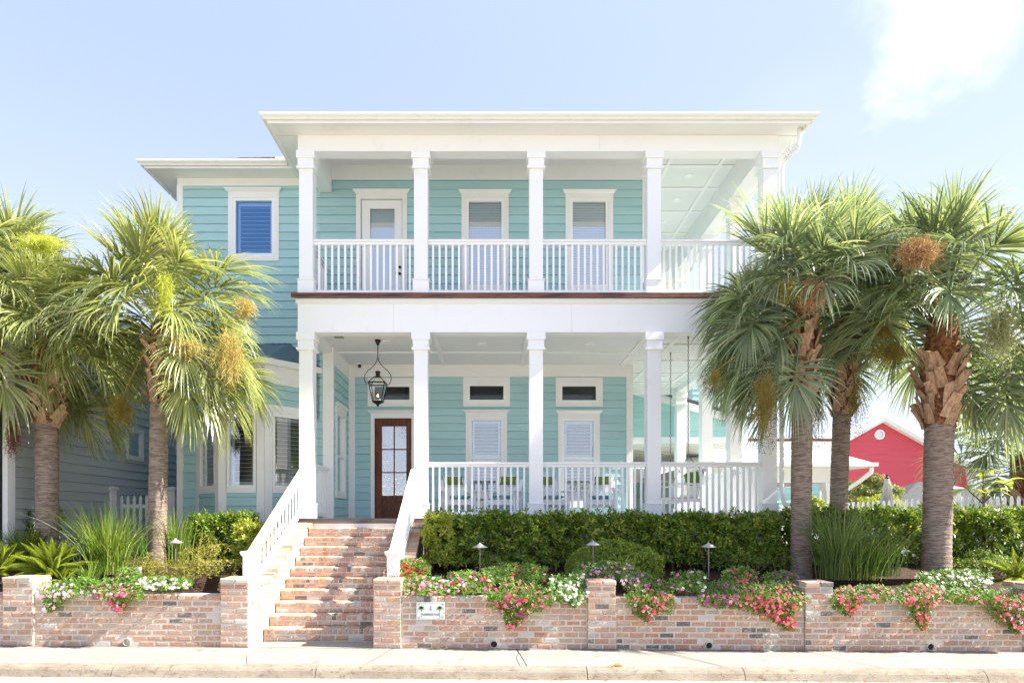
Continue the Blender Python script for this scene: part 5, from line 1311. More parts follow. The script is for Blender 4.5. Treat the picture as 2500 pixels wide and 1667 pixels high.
# grasses
def grass(label, sx, D, zb, h, n, spread, m, w=.011, lean=.6, cat='ornamental grass'):
    x = X(sx, D); t = thing('grass_clump', label, cat, (x, D, zb))
    V = []; F = []; S = 6; b = 0
    for i in range(n):
        a = RNG.uniform(0, 6.283); r0 = abs(RNG.normal(0, spread * .28)); l = h * RNG.uniform(.55, 1.12); ln = lean * RNG.uniform(.05, 1) ** 1.2
        bx, by = x + r0 * math.cos(a), D + r0 * math.sin(a) * .7; a2 = a + RNG.normal(0, .5); fa = RNG.uniform(0, 6.283)
        for j in range(S):
            s = j / (S - 1); hx = ln * l * s ** 1.8; px_ = bx + hx * math.cos(a2); py_ = by + hx * math.sin(a2); pz_ = zb + l * s * (1 - .22 * ln * s * s)
            ww = w * (1 - s ** 2.2) * .5 + .0008
            V.append((px_ - ww * math.cos(fa), py_ - ww * math.sin(fa), pz_)); V.append((px_ + ww * math.cos(fa), py_ + ww * math.sin(fa), pz_))
        for j in range(S - 1): c = b + 2 * j; F.append((c, c + 1, c + 3, c + 2))
        b += 2 * S
    to_parts(t, 'blades', np.array(V), np.array(F), m)
    return t
grass('tall bright green strappy grass between the foxtail fern and the slender palm', 262, 10.6, .92, 1.18, 480, .75, GRASSM, .012, .80)
grass('tall deep green grass clump rising in front of the second trunk', 2045, 10.2, .86, 1.32, 380, .55, GRASSD, .011, .85)
grass('shorter deep green grass clump between the tall clump and the thickest palm', 2145, 10.3, .90, .92, 220, .55, GRASSD, .011, .85)
grass('sparse arching grass blades splaying between the two deep green clumps', 2095, 10.15, .86, 1.15, 110, .9, GRASSM, .009, 1.0)
grass('thin yellow-green grass tuft behind the path light by the slender palm', 428, 11.3, 1.05, 1.0, 170, .6, GRASSM, .012, .5)
grass('dark arching grass at the foot of the white picket fence', 345, 12.6, 1.02, .75, 320, 1.3, GRASSD, .012, .9)
grass('dark arching grass behind the foxtail fern next to the leaning palm trunk', 60, 11.2, .98, .75, 360, 1.1, GRASSD, .012, .9)
grass('short grass tuft in the mulch in front of the tall strappy grass', 215, 9.9, .85, .35, 70, .5, GRASSM, .010, .9)
# foxtail ferns: plumes of fine needles
def plume_mesh(el, L, seed, rad=.034):
    rg = np.random.default_rng(seed); n = 900
    s = rg.random(n) ** .9; ang = R(el)
    px_ = L * s * math.cos(ang) + L * .15 * s * s; pz_ = L * s * math.sin(ang) - L * .28 * s * s * math.cos(ang)
    r_ = rad * (.55 + .6 * np.sin(np.pi * np.clip(s * .9 + .05, 0, 1))) * (1 - s ** 6)
    base = np.stack([px_, rg.normal(0, .002, n), pz_], 1)
    dx = math.cos(ang) + .3 * s; dz = math.sin(ang) - .56 * s * math.cos(ang)
    tdir = np.stack([dx, np.zeros(n), dz], 1); tdir /= np.linalg.norm(tdir, axis=1, keepdims=True)
    q = rg.normal(0, 1, (n, 3)); q -= tdir * np.sum(q * tdir, 1, keepdims=True); q /= np.linalg.norm(q, axis=1, keepdims=True)
    ax = q + tdir * .7; ax /= np.linalg.norm(ax, axis=1, keepdims=True)
    side = np.cross(ax, tdir); side /= np.linalg.norm(side, axis=1, keepdims=True) + 1e-9
    tip = base + ax * r_[:, None] * 1.5; w = .0065
    V = np.stack([base, base + ax * r_[:, None] * .7 + side * w, tip, base + ax * r_[:, None] * .7 - side * w], 1).reshape(-1, 3)
    F = np.arange(4 * n).reshape(n, 4)
    return npmesh('frond', V, F, FERNM)
PLUMES = [[plume_mesh(el, L, 10 * i + j) for j in range(2)] for i, (el, L) in enumerate(((80, .55), (62, .62), (45, .66), (28, .62), (12, .5)))]
def foxtail(label, sx, sy_, D, n, sc, yaw0=0, yawr=6.283):
    x, z = X(sx, D), Z(sy_, D); t = thing('foxtail_fern', label, 'fern', (x, D, z))
    for i in range(n):
        cl = i % 5; a = yaw0 + yawr * ((i * .618) % 1); s = sc * random.uniform(.8, 1.15)
        inst('frond', random.choice(PLUMES[cl]), t, (x + random.uniform(-.05, .05), D + random.uniform(-.05, .05), z + random.uniform(-.03, .03)), (0, 0, a), (s, s, s))
foxtail('foxtail fern with fat yellow-green plumes in front of the leaning palm trunk', 128, 1400, 10.1, 46, 1.02)
foxtail('foxtail fern cut by the picture edge beside the end pier', -8, 1400, 10.0, 34, .85)
foxtail('foxtail fern behind the first one, darker and lower, near the leaning palm', 75, 1352, 11.0, 26, .8)
foxtail('foxtail fern half out of view above the last red flowers', 2492, 1418, 9.9, 16, .95)
foxtail('small foxtail fern fan lying over the mulch beside the light pink flowers', 155, 1416, 9.65, 7, .45)
# ---------------------------------------------------------------- vinca
def petal_col(name, c1, c2):
    return leafmat(name, c1, c2, transl=.25, gloss=.6, spec=.2)
PC = {'white': petal_col('white_petal', (.80, .78, .76), (.85, .80, .80)), 'pale': petal_col('pale_pink_petal', (.80, .50, .62), (.85, .68, .74)), 'pink': petal_col('pink_petal', (.75, .18, .34), (.82, .42, .52)),
      'hot': petal_col('hot_pink_petal', (.72, .06, .18), (.75, .16, .30)), 'coral': petal_col('coral_petal', (.74, .075, .13), (.78, .20, .25)), 'red': petal_col('red_petal', (.45, .008, .02), (.62, .03, .05)),
      'magenta': petal_col('magenta_petal', (.50, .06, .30), (.62, .18, .46))}
EYE = mat('flower_eye', (.35, .01, .06), .7)
def flower_t():
    V = [(0, 0, 0)]; F = []
    for k in range(5):
        a = 2 * math.pi * k / 5; w = .52
        V += [(math.cos(a - w) * .66, math.sin(a - w) * .66, .07), (math.cos(a), math.sin(a), .03), (math.cos(a + w) * .66, math.sin(a + w) * .66, .07)]
        F.append([0, 1 + 3 * k, 2 + 3 * k, 3 + 3 * k])
    return np.array(V), np.array(F)
FT, FF_ = flower_t()
def vinca(label, sx, sy_, hw, hh, cols, nf, nl=None, tail=None, low_y=1452, D0=9.10):
    """flowers trained over the wall: hw/hh half extents in survey units; tail = (sx, sy) of a drooping tip"""
    nl = int((nl or hw * hh * .30)); tot = nl * 1
    def sample(n, over=1.):
        P = []; A = []
        while len(P) < n:
            u, v = (RNG.uniform(-1, 1, 2) if RNG.random() < .6 else RNG.normal(0, .52, 2))
            if u * u + v * v > 1.35 or (u * u + v * v > 1 and math.sin(u * 9 + sx) < 0): continue
            px_, py_ = sx + u * hw * over, sy_ + v * hh * over
            if tail is not None and RNG.random() < .42:
                q = RNG.random() ** .8; wv = hw * .62 * (1 - q) + 7; px_ = sx + (tail[0] - sx) * q + RNG.uniform(-1, 1) * wv; py_ = sy_ + (tail[1] - sy_) * q
            wall = 1446 + .007 * px_
            if py_ > wall - 6: D = D0 - .02 + RNG.uniform(-.07, .06); ax = np.array([0, -1, .25])
            else:
                D = D0 + .04 + (wall - py_) / 60. * .42 + RNG.uniform(-.06, .10); ax = np.array([0, -.75, .8])
            P.append((X(px_, D), D, Z(py_, D))); A.append(ax + RNG.normal(0, .33, 3))
        return np.array(P), np.array(A)
    wall = 1446 + .007 * sx
    D = D0 + .1; t = thing('vinca_plant', label, 'flowers', (X(sx, D), D + .15, .72 + gz(X(sx, D))))
    P, A = sample(nl); T, F = rosette(5, .048, .021, 0, 40)
    Pd = P.copy(); Pd[:, 1] += RNG.uniform(.0, .06, len(P))
    V, FF = batch(T, F, Pd, A, RNG.uniform(.7, 1.25, len(P))); to_parts(t, 'leaves', V, FF, VINCA)
    mb_ = MB()
    for i in range(12):
        j = random.randrange(len(P)); e = P[j]; mb_.tube([(X(sx, D) + (e[0] - X(sx, D)) * .5, D + .25, .74 + gz(e[0])), (e[0], min(e[1] + .05, 9.6), max(e[2], .8)), tuple(e)], [.004, .003, .002], 4)
    part('stems', mb_, BARK, t)
    for c, share in cols:
        k = max(3, int(nf * 1.45 * share)); P, A = sample(k, .97); P[:, 1] -= .035; P[:, 2] += .006
        V, FF = batch(FT, FF_, P, A, RNG.uniform(.022, .033, k)); to_parts(t, 'blossoms', V, FF, PC[c])
        Pe = P + A / np.linalg.norm(A, axis=1, keepdims=True) * .0035
        V, FF = batch(FT * .17, FF_, Pe, A, np.full(k, .026)); to_parts(t, 'blossom_eyes', V, FF, EYE)
    return t
vinca('pale pink vinca spilling over the wall beside the end pier', 145, 1442, 62, 20, (('pale', 1),), 70, tail=(118, 1492))
vinca('hot pink vinca hanging over the left stretch of wall'.replace('left stretch of wall', 'wall above the cream drain pipe'), 288, 1442, 60, 25, (('hot', .7), ('pale', .3)), 88, tail=(290, 1490))
vinca('mat of nearly white vinca along the wall top next to the hot pink ones', 395, 1424, 72, 15, (('white', .6), ('pale', .4)), 85)
vinca('few violet vinca flowers around the base of the tall strappy grass', 312, 1408, 26, 22, (('pale', .8), ('magenta', .2)), 10)
vinca('green trailing plant with no flowers in front of the tall strappy grass', 215, 1424, 75, 12, (('pale', 1),), 4, nl=260)
vinca('deep red vinca around the white newel of the stair railing', 995, 1392, 55, 26, (('red', 1),), 66, D0=9.35)
vinca('salmon pink vinca directly above the number plaque', 1040, 1430, 58, 22, (('pink', .9), ('pale', .1)), 70)
vinca('crimson and white mixed vinca right of the salmon ones over the wall'.replace('right of', 'beside'), 1145, 1422, 62, 27, (('red', .5), ('white', .25), ('magenta', .25)), 74)
vinca('leafy green vinca with few dark red blossoms behind the big hanging mass', 1262, 1402, 78, 26, (('red', .7), ('pink', .3)), 26, nl=560, D0=9.2)
vinca('big heart-shaped mass of pink-red vinca hanging far down the wall', 1268, 1460, 78, 38, (('hot', .6), ('coral', .25), ('magenta', .15)), 120, tail=(1248, 1532))
vinca('pure white vinca hanging beside the middle brick pier', 1392, 1436, 52, 38, (('white', 1),), 88, tail=(1405, 1478))
vinca('light pink vinca behind the middle brick pier, in front of the rounded shrub', 1478, 1394, 80, 22, (('pale', .45), ('pink', .55)), 74, D0=9.25)
vinca('mauve pink vinca just past the middle brick pier', 1552, 1416, 38, 20, (('pale', .5), ('magenta', .5)), 40)
vinca('scarlet vinca hanging in a round bunch past the middle brick pier', 1590, 1458, 58, 44, (('coral', .75), ('pale', .25)), 90, tail=(1580, 1514))
vinca('sparse leafy vinca between the scarlet bunch and the magenta ones', 1680, 1420, 50, 26, (('pink', .5), ('white', .5)), 22, nl=240)
vinca('magenta and violet vinca over the wall below a path light', 1762, 1452, 56, 32, (('magenta', .8), ('pink', .2)), 78)
vinca('widest mass of coral red vinca next to the stone-topped pier', 1882, 1462, 88, 38, (('coral', .75), ('hot', .25)), 190, tail=(1932, 1536))
vinca('small red vinca bush standing behind the widest coral mass', 1808, 1408, 42, 24, (('coral', .8), ('hot', .2)), 34, D0=9.3)
vinca('bright magenta vinca bush behind the stone-topped pier', 1908, 1412, 42, 18, (('magenta', 1),), 38, D0=9.3)
vinca('coral vinca hanging from the far side of the stone-topped pier', 2066, 1462, 36, 30, (('coral', .9), ('hot', .1)), 60, tail=(2075, 1500))
vinca('mixed purple and coral vinca trailing along the wall top below the grass', 2130, 1448, 52, 18, (('magenta', .5), ('coral', .5)), 40)
vinca('coral vinca with a long pointed tail hanging in front of the thickest palm', 2245, 1452, 55, 30, (('coral', 1),), 96, tail=(2256, 1535))
vinca('white vinca bush at the foot of the thickest palm', 2335, 1416, 88, 24, (('white', .9), ('red', .1)), 96, D0=9.35)
vinca('thin leafy vinca with scattered coral blossoms on the wall top by the picture edge', 2370, 1456, 70, 16, (('coral', 1),), 30)
vinca('coral vinca with pale blossoms hanging at the picture edge', 2468, 1478, 52, 40, (('coral', .75), ('pale', .25)), 110, tail=(2492, 1545))
# ================================================================ palms
def frond_mesh(el, seed, size=1.0, droop=1.0):
    """costapalmate fan leaf: petiole from the origin towards +x at elevation el"""
    rg = np.random.default_rng(seed); V = []; F = []; MI = []
    a = R(el); p = np.array([0., 0, 0]); d = np.array([math.cos(a), 0, math.sin(a)]); pts = [p.copy()]
    Lp = rg.uniform(.75, 1.0) * size; n = 7
    for i in range(n):
        d = d + np.array([0, 0, -.055 * droop]); d /= np.linalg.norm(d); p = p + d * Lp / n; pts.append(p.copy())
    costa = []; m_ = 7; Lc = .50 * size
    for i in range(m_):
        costa.append((p.copy(), d.copy())); d = d + np.array([0, 0, -.20 * droop]); d /= np.linalg.norm(d); p = p + d * Lc / m_
    # petiole + costa ribbon (triangular)
    path = pts + [c[0] for c in costa[1:]]; b = 0
    roll = rg.uniform(-.6, .6); Y = np.array([0, 1., 0])
    for i, q in enumerate(path):
        w = .020 * size * (1 - i / len(path)) + .004
        V += [q + Y * w, q - Y * w, q - np.array([0, 0, w])]
    for i in range(len(path) - 1):
        for k in range(3): F.append((3 * i + k, 3 * i + (k + 1) % 3, 3 * i + 3 + (k + 1) % 3, 3 * i + 3 + k)); MI.append(1)
    b = len(V); NL = 84; S = 8
    for i in range(NL):
        t = i / (NL - 1) * 2 - 1                      # -1..1 across the fan
        side = 1 if t > 0 else -1; at = abs(t)
        ci = int((1 - at) ** .8 * (m_ - 1)); c, cd = costa[ci]
        Yr = Y * math.cos(roll) + np.cross(cd, Y) * math.sin(roll); N = np.cross(cd, Yr)
        ang = at * R(118) + rg.normal(0, .025); L = size * (.98 - .42 * at ** 1.5) * rg.uniform(.88, 1.08)
        dr = cd * math.cos(ang) + Yr * side * math.sin(ang) + np.abs(math.sin(ang)) * .40 * -N * (1 if N[2] < 0 else -1)
        dr /= np.linalg.norm(dr); q = c.copy(); wd = np.cross(dr, N); wd /= np.linalg.norm(wd) + 1e-9
        flop = rg.uniform(.14, .50) * droop; w0 = .046 * size * (1 - .35 * at)
        wd = wd * math.cos(.42) + N * math.sin(.42) * (1 if i % 2 else -1)
        kink = rg.integers(3, 6) if rg.random() < .45 else 99
        for j in range(S):
            s = j / (S - 1); w = w0 * (.30 + 1.1 * s if s < .40 else .74 * (1 - ((s - .40) / .60) ** .9) + .02) * .5 + .0006
            V += [q + wd * w, q - wd * w]
            g = flop * (s ** 1.6) * (2.6 if j >= kink else 1.)
            dr = dr + np.array([rg.normal(0, .012), rg.normal(0, .012), -g]); dr /= np.linalg.norm(dr); q = q + dr * L / (S - 1)
        for j in range(S - 1): k = b + 2 * j; F.append((k, k + 1, k + 3, k + 2)); MI.append(0)
        b += 2 * S
    return np.array(V), np.array(F), MI
def palm_mats(tag, a, b, c):
    return [leafmat(tag + '_frond', a, b, c, transl=.40, gloss=.30, obj=True, spec=.8, c3at=.88), leafmat(tag + '_petiole', tuple(v * 1.1 for v in a), b, transl=.1, gloss=.4)]
PM_L = palm_mats('warm', (.21, .265, .095), (.39, .42, .17), (.64, .61, .36))
PM_R = palm_mats('cool', (.165, .235, .135), (.33, .39, .22), (.60, .60, .42))
DRY = [leafmat('dry_frond', (.35, .22, .09), (.5, .36, .18), transl=.3, gloss=.6), MATS['warm_petiole']]
ELS = (86, 72, 57, 42, 27, 12, -4, -22, -42)
FM = {}
def frond_lib(tag, mats):
    for el in ELS:
        for v in range(3):
            V, F, MI = frond_mesh(el, int(el * 7 + v * 131 + 1000), 1.0, droop=1.0 if el < 60 else .7); FM[(tag, el, v)] = npmesh('frond', V, F, mats, (0, 0, 0), MI)
frond_lib('L', PM_L); frond_lib('R', PM_R)
TRUNK = mat('palm_trunk', (.36, .28, .225), .95, (.19, .135, .11), 7., (.4, .62), bump=1., bscale=16, stretch=(1, 1, 5.5), third=((.42, .37, .33), 3., .5, .85))
FIBRE = mat('palm_fibre', (.30, .13, .05), .95, (.12, .05, .025), 16., (.4, .6), bump=1., bscale=30)
BOOTM = mat('leaf_base', (.50, .33, .22), .8, (.34, .18, .10), 9., (.4, .65), bump=.5, bscale=30, rand=.18, stretch=(3, 3, 1))
def boot_mesh(seed):
    rg = random.Random(seed); m = MB(); L = .29; n = 5; vs = []; fs = []
    for i in range(n + 1):
        s = i / n; w = .088 * (1 - .40 * s); x = .015 + .125 * s ** 1.5; z = L * s; th = .030 * (1 - .3 * s)
        vs += [(x, -w, z), (x + th * .8, 0, z - .01), (x, w, z), (x - th, 0, z + .004)]
    for i in range(n):
        for k in range(4): fs.append((4 * i + k, 4 * i + (k + 1) % 4, 4 * i + 4 + (k + 1) % 4, 4 * i + 4 + k))
    fs.append((4 * n, 4 * n + 1, 4 * n + 2, 4 * n + 3)); fs.append((3, 2, 1, 0)); m.add(vs, fs); return _mesh('leaf_base', m, BOOTM, (0, 0, 0))
BOOTS = [boot_mesh(i) for i in range(4)]
def palm(label, base, heart, r0, tag, n, size, boots, seed, yaw0=0., elmin=0, low=(), low_front=False):
    bx, by, bz = base; hx, hy, hz = heart; rg = random.Random(seed)
    t = thing('palm_tree', label, 'palm tree', base, group='cabbage palms in the front garden')
    zA, zB = boots
    def cen(z):
        s = (z - bz) / (hz - bz); return (bx + (hx - bx) * s ** 1.3, by + (hy - by) * s) if s > 0 else (bx, by)
    mb_ = MB(); N = 28; J = max(60, int((zA - bz + .3) / .026)); z = bz - .3; vs = []
    for j in range(J + 1):
        z = bz - .2 + (zA + .06 - bz + .2) * j / J; cx, cy = cen(z); fl = 1 + .28 * max(0, (.5 - (z - bz))) ** 2
        ring = (1.03 if j % 3 == 0 else .995 if j % 3 == 1 else 1.012)
        for k in range(N):
            a = 2 * math.pi * k / N; rr_ = r0 * fl * ring * (1 + .015 * math.sin(a * 3 + z * 2) + rg.uniform(-.012, .012)); vs.append((cx + rr_ * math.cos(a), cy + rr_ * math.sin(a), z + .012 * math.sin(a * 2 + j)))
    fs = [(j * N + k, j * N + (k + 1) % N, (j + 1) * N + (k + 1) % N, (j + 1) * N + k) for j in range(J) for k in range(N)]
    mb_.add(vs, fs); part('trunk', mb_, TRUNK, t, True)
    mb_ = MB(); pr = []
    for j in range(9): s = j / 8; z = zA + (hz - zA) * s; pr.append((r0 * (1.02 + .35 * math.sin(math.pi * min(1, s * 1.1)) * (1 - .3 * s)), z))
    for (r_, z) in pr[:1]: pass
    b = 0; vs = []
    for r_, z in pr:
        cx, cy = cen(z)
        for k in range(18): a = 2 * math.pi * k / 18; q = r_ * rg.uniform(.93, 1.07); vs.append((cx + q * math.cos(a), cy + q * math.sin(a), z))
    mb_.add(vs, [(j * 18 + k, j * 18 + (k + 1) % 18, (j + 1) * 18 + (k + 1) % 18, (j + 1) * 18 + k) for j in range(8) for k in range(18)]); part('fibre_sheath', mb_, FIBRE, t, True)
    # loose fibres
    V = []; F = []
    for i in range(420):
        z = rg.uniform(zA - .02, zB); a = rg.uniform(0, 6.283); cx, cy = cen(z); q = r0 * 1.2; p = Vector((cx + q * math.cos(a), cy + q * math.sin(a), z)); d = Vector((math.cos(a) * .5 + rg.uniform(-.9, .9), math.sin(a) * .5 + rg.uniform(-.9, .9), rg.uniform(-.8, .6))).normalized(); L = rg.uniform(.05, .16)
        sd = Vector((rg.uniform(-1, 1), rg.uniform(-1, 1), rg.uniform(-1, 1))).normalized() * .0022; e = p + d * L * .5 + Vector((0, 0, .01)); f = p + d * L - Vector((0, 0, .02)); c = len(V)
        V += [p - sd, p + sd, e + sd, e - sd, f + sd * .3, f - sd * .3]; F += [(c, c + 1, c + 2, c + 3), (c + 3, c + 2, c + 4, c + 5)]
    part('loose_fibres', npmesh('loose_fibres', np.array([tuple(v) for v in V]), np.array(F), FIBRE, ORG[t.name]), None, t, kind='stuff')
    nb_ = int((zB - zA) / .023)
    for i in range(nb_):
        z = zA + (zB - zA) * i / nb_ - .05; a = i * 2.4 + rg.uniform(-.3, .3); cx, cy = cen(z); q = r0 * (1.0 + .25 * (z - zA) / (zB - zA + .01)); s = rg.uniform(.7, 1.1) * (r0 / .17)
        inst('leaf_base', rg.choice(BOOTS), t, (cx + q * math.cos(a), cy + q * math.sin(a), z), (rg.choice((-1, 1)) * rg.uniform(.15, .45), rg.uniform(-.1, .12), a), (s, s * 1.0, s))
    for i in range(n):
        u = i / (n - 1); el = 92 - (92 - elmin) * u ** .9 + rg.uniform(-7, 7); cl = min(ELS, key=lambda e: abs(e - el)); a = yaw0 + i * 2.39996 + rg.uniform(-.2, .2)
        s = size * rg.uniform(.88, 1.1) * (.9 if cl > 80 else 1); z = hz - .45 * u; cx, cy = cen(z)
        if el < 24:
            dg = math.degrees(a) % 360
            if el < 24 and abs(dg - 270) < 34: continue
            if tag == 'R' and r0 > .2 and el < 15 and 120 < dg < 236: continue
            if el < 6 and not any(abs((dg - c_ + 180) % 360 - 180) < w_ for c_, w_ in low): continue
        inst('frond', FM[(tag, cl, rg.randrange(3))], t, (cx + .10 * math.cos(a), cy + .10 * math.sin(a), z), (rg.uniform(-.12, .12), (cl - el) * math.pi / 180 * .6, a), (s, s, s))
    return t
SEED = {'lime': leafmat('lime_stalk', (.42, .48, .05), (.60, .62, .12), transl=.3, gloss=.6), 'gold': leafmat('golden_stalk', (.42, .36, .10), (.58, .50, .18), (.42, .20, .06), transl=.25, gloss=.6),
        'rust': leafmat('rusty_stalk', (.40, .20, .09), (.52, .34, .18), transl=.2, gloss=.7), 'olive': leafmat('olive_stalk', (.22, .17, .03), (.35, .27, .06), transl=.2, gloss=.7),
        'pale': leafmat('pale_green_stalk', (.30, .32, .14), (.45, .46, .26), transl=.25, gloss=.6), 'brown': leafmat('brown_stalk', (.14, .06, .035), (.26, .12, .07), transl=.1, gloss=.8)}
BERRY = mat('black_berry', (.018, .015, .012), .35); 
def stalk(t, D, sx, sy_, rx, ry, col, n=260, berries=0, top=None, bs=.007):
    """a drooping much-branched flower or fruit stalk filling an ellipsoid"""
    c = np.array([X(sx, D), D, Z(sy_, D)]); k = D / FPX; rx *= k; ry *= k; rz_ = ry; ryy = min(rx, .3)
    hd = np.array(top) if top is not None else c + np.array([0, .25, ry * 1.0]); V = []; F = []
    mb_ = MB(); mid = (hd + c) / 2 + np.array([0, -.06, .12]); mb_.tube([tuple(hd), tuple(mid), tuple(c + np.array([0, 0, ry * .5])), tuple(c - np.array([0, 0, ry * .6]))], [.018, .014, .009, .004], 6)
    part('stalk', mb_, MATS[{'lime': 'lime_stalk', 'gold': 'golden_stalk', 'rust': 'rusty_stalk', 'olive': 'olive_stalk', 'pale': 'pale_green_stalk', 'brown': 'brown_stalk'}[col]], t)
    ends = []
    for i in range(n):
        d = RNG.normal(0, 1, 3); d /= np.linalg.norm(d); q = RNG.random() ** .72 * (1 + .3 * math.sin(d[0] * 6 + sx) * math.sin(d[2] * 5 + sy_))
        e = c + d * q * np.array([rx, ryy, rz_]); s = c + (e - c) * .25 + np.array([RNG.normal(0, rx * .18), RNG.normal(0, .04), rz_ * RNG.uniform(-.3, .6)])
        pm = (s + e) / 2 + RNG.normal(0, .03, 3); sd = RNG.normal(0, 1, 3); sd /= np.linalg.norm(sd); w = .0028
        pp = [s, pm, e, e + RNG.normal(0, .035, 3) + np.array([0, 0, -.03])]; b = len(V)
        for j, p_ in enumerate(pp): V += [p_ + sd * w, p_ - sd * w]
        for j in range(3): F.append((b + 2 * j, b + 2 * j + 1, b + 2 * j + 3, b + 2 * j + 2))
        ends += [e, pp[3], pm]
        for _ in range(4):       # twiglets
            o = s + (e - s) * RNG.random(); dd = RNG.normal(0, .035, 3); b = len(V); V += [o + sd * .002, o - sd * .002, o + dd - sd * .0012, o + dd + sd * .0012]; F.append((b, b + 1, b + 2, b + 3)); ends.append(o + dd)
    mt = {'lime': 'lime_stalk', 'gold': 'golden_stalk', 'rust': 'rusty_stalk', 'olive': 'olive_stalk', 'pale': 'pale_green_stalk', 'brown': 'brown_stalk'}[col]
    part('flower_sprays', npmesh('flower_sprays', np.array(V), np.array(F), MATS[mt], ORG[t.name]), None, t, kind='stuff')
    ends = np.array(ends)
    O = np.array([[1, 0, 0], [0, 1, 0], [-1, 0, 0], [0, -1, 0], [0, 0, 1], [0, 0, -1]], float); OF = np.array([[0, 1, 4], [1, 2, 4], [2, 3, 4], [3, 0, 4], [1, 0, 5], [2, 1, 5], [3, 2, 5], [0, 3, 5]])
    if berries:
        # berries dangle mostly on the outside of the bunch
        d = RNG.normal(0, 1, (berries, 3)); d /= np.linalg.norm(d, axis=1, keepdims=True); P = c + d * (RNG.uniform(.75, 1.25, berries))[:, None] * np.array([rx, ryy, rz_])
        V2, F2 = batch(O, OF, P, RNG.normal(0, 1, (berries, 3)), RNG.uniform(.006, .0095, berries)); part('berries', npmesh('berries', V2, F2, BERRY, ORG[t.name]), None, t, kind='stuff')
    else:
        k_ = min(len(ends), 800); P = ends[RNG.choice(len(ends), k_, replace=False)]; V2, F2 = batch(O, OF, P, RNG.normal(0, 1, (k_, 3)), RNG.uniform(.6, 1.3, k_) * bs); part('buds', npmesh('buds', V2, F2, MATS[mt], ORG[t.name]), None, t, kind='stuff')
# slender palm by the bay
D = 11.2
pL1 = palm('slender palm with a smooth sunlit trunk in front of the bay window', (X(384, D), D, 1.02), (X(392, D), D, Z(790, D)), .150, 'L', 84, 1.02, (Z(985, D), Z(830, D)), 3, elmin=-48, low=((0, 55), (-45, 20)))
hl = (X(392, D), D, Z(800, D))
stalk(pL1, D - 1.3, 402, 712, 30, 62, 'lime', 420, top=hl, bs=.006); stalk(pL1, D - 1.0, 562, 872, 46, 88, 'gold', 620, top=hl); stalk(pL1, D - 1.0, 455, 850, 60, 35, 'gold', 320, top=hl)
stalk(pL1, D - .4, 296, 1002, 40, 52, 'olive', 330, top=hl); stalk(pL1, D - .6, 600, 755, 38, 40, 'gold', 220, top=hl); stalk(pL1, D, 420, 590, 50, 40, 'lime', 160, top=hl)
D = 11.3
pL2 = palm('palm whose grey trunk rises behind the foxtail fern, with peeling leaf bases', (X(116, D), D, 1.0), (X(112, D), D, Z(840, D)), .175, 'L', 66, .95, (Z(1035, D), Z(930, D)), 8, yaw0=1.1, elmin=-34, low=((90, 50), (215, 25)))
hl = (X(112, D), D, Z(885, D)); stalk(pL2, D - 1.2, 100, 596, 75, 26, 'lime', 420, top=(X(112, D), D, Z(700, D))); stalk(pL2, D - .3, 232, 745, 28, 45, 'rust', 200, top=hl); stalk(pL2, D - .2, 175, 820, 40, 50, 'olive', 160, top=hl)
D = 10.9
pL3 = palm('palm mostly out of view past the picture edge, its crown reaching over the grey house', (X(-60, D), D, 1.0), (X(-38, D), D, Z(735, D)), .17, 'L', 54, 1.0, (Z(900, D), Z(780, D)), 21, yaw0=.4, elmin=-35, low=((0, 60), (90, 50)))
stalk(pL3, D - .2, 32, 1065, 22, 70, 'brown', 260, top=(X(-30, D), D, Z(800, D)))
D = 10.9
pR1 = palm('palm with a dark straight trunk standing next to the corner column', (X(1955, D), D, .92), (X(1962, D), D, Z(745, D)), .162, 'R', 86, 1.03, (Z(975, D), Z(800, D)), 5, yaw0=2.0, elmin=-44, low=((180, 55), (110, 25)))
hl = (X(1960, D), D, Z(770, D)); stalk(pR1, D - 1.35, 1985, 722, 42, 48, 'rust', 420, top=hl); stalk(pR1, D - 1.3, 1920, 712, 40, 34, 'olive', 200, top=hl)
stalk(pR1, D - 1.0, 1868, 985, 40, 105, 'olive', 520, berries=1100, top=hl); stalk(pR1, D - .9, 1745, 925, 28, 38, 'olive', 120, berries=260, top=hl)
D = 11.9
pR2 = palm('thinner palm with a kinked fibrous neck between the two thicker palms', (X(2044, D), D, 1.0), (X(2068, D), D, Z(735, D)), .150, 'R', 80, 1.03, (Z(1010, D), Z(800, D)), 9, yaw0=.7, elmin=-30, low=((90, 40),))
hl = (X(2060, D), D, Z(790, D)); stalk(pR2, D - .9, 2088, 985, 28, 72, 'olive', 160, berries=900, top=hl); stalk(pR2, D - .1, 1998, 1000, 24, 90, 'brown', 160, berries=700, top=hl); stalk(pR2, D - 1.3, 2165, 800, 55, 45, 'olive', 260, top=hl)
D = 10.5
pR3 = palm('thickest palm, its criss-crossed leaf bases flaring above the trunk', (X(2286, D), D, .95), (X(2302, D), D, Z(775, D)), .205, 'R', 86, 1.05, (Z(1040, D), Z(870, D)), 14, yaw0=1.7, elmin=-46, low=((0, 55),))
hl = (X(2300, D), D, Z(800, D)); stalk(pR3, D - 1.3, 2242, 618, 66, 48, 'rust', 640, top=hl); stalk(pR3, D - 1.35, 2442, 815, 58, 92, 'pale', 620, top=hl); stalk(pR3, D + .2, 2175, 865, 70, 36, 'olive', 260, top=hl)
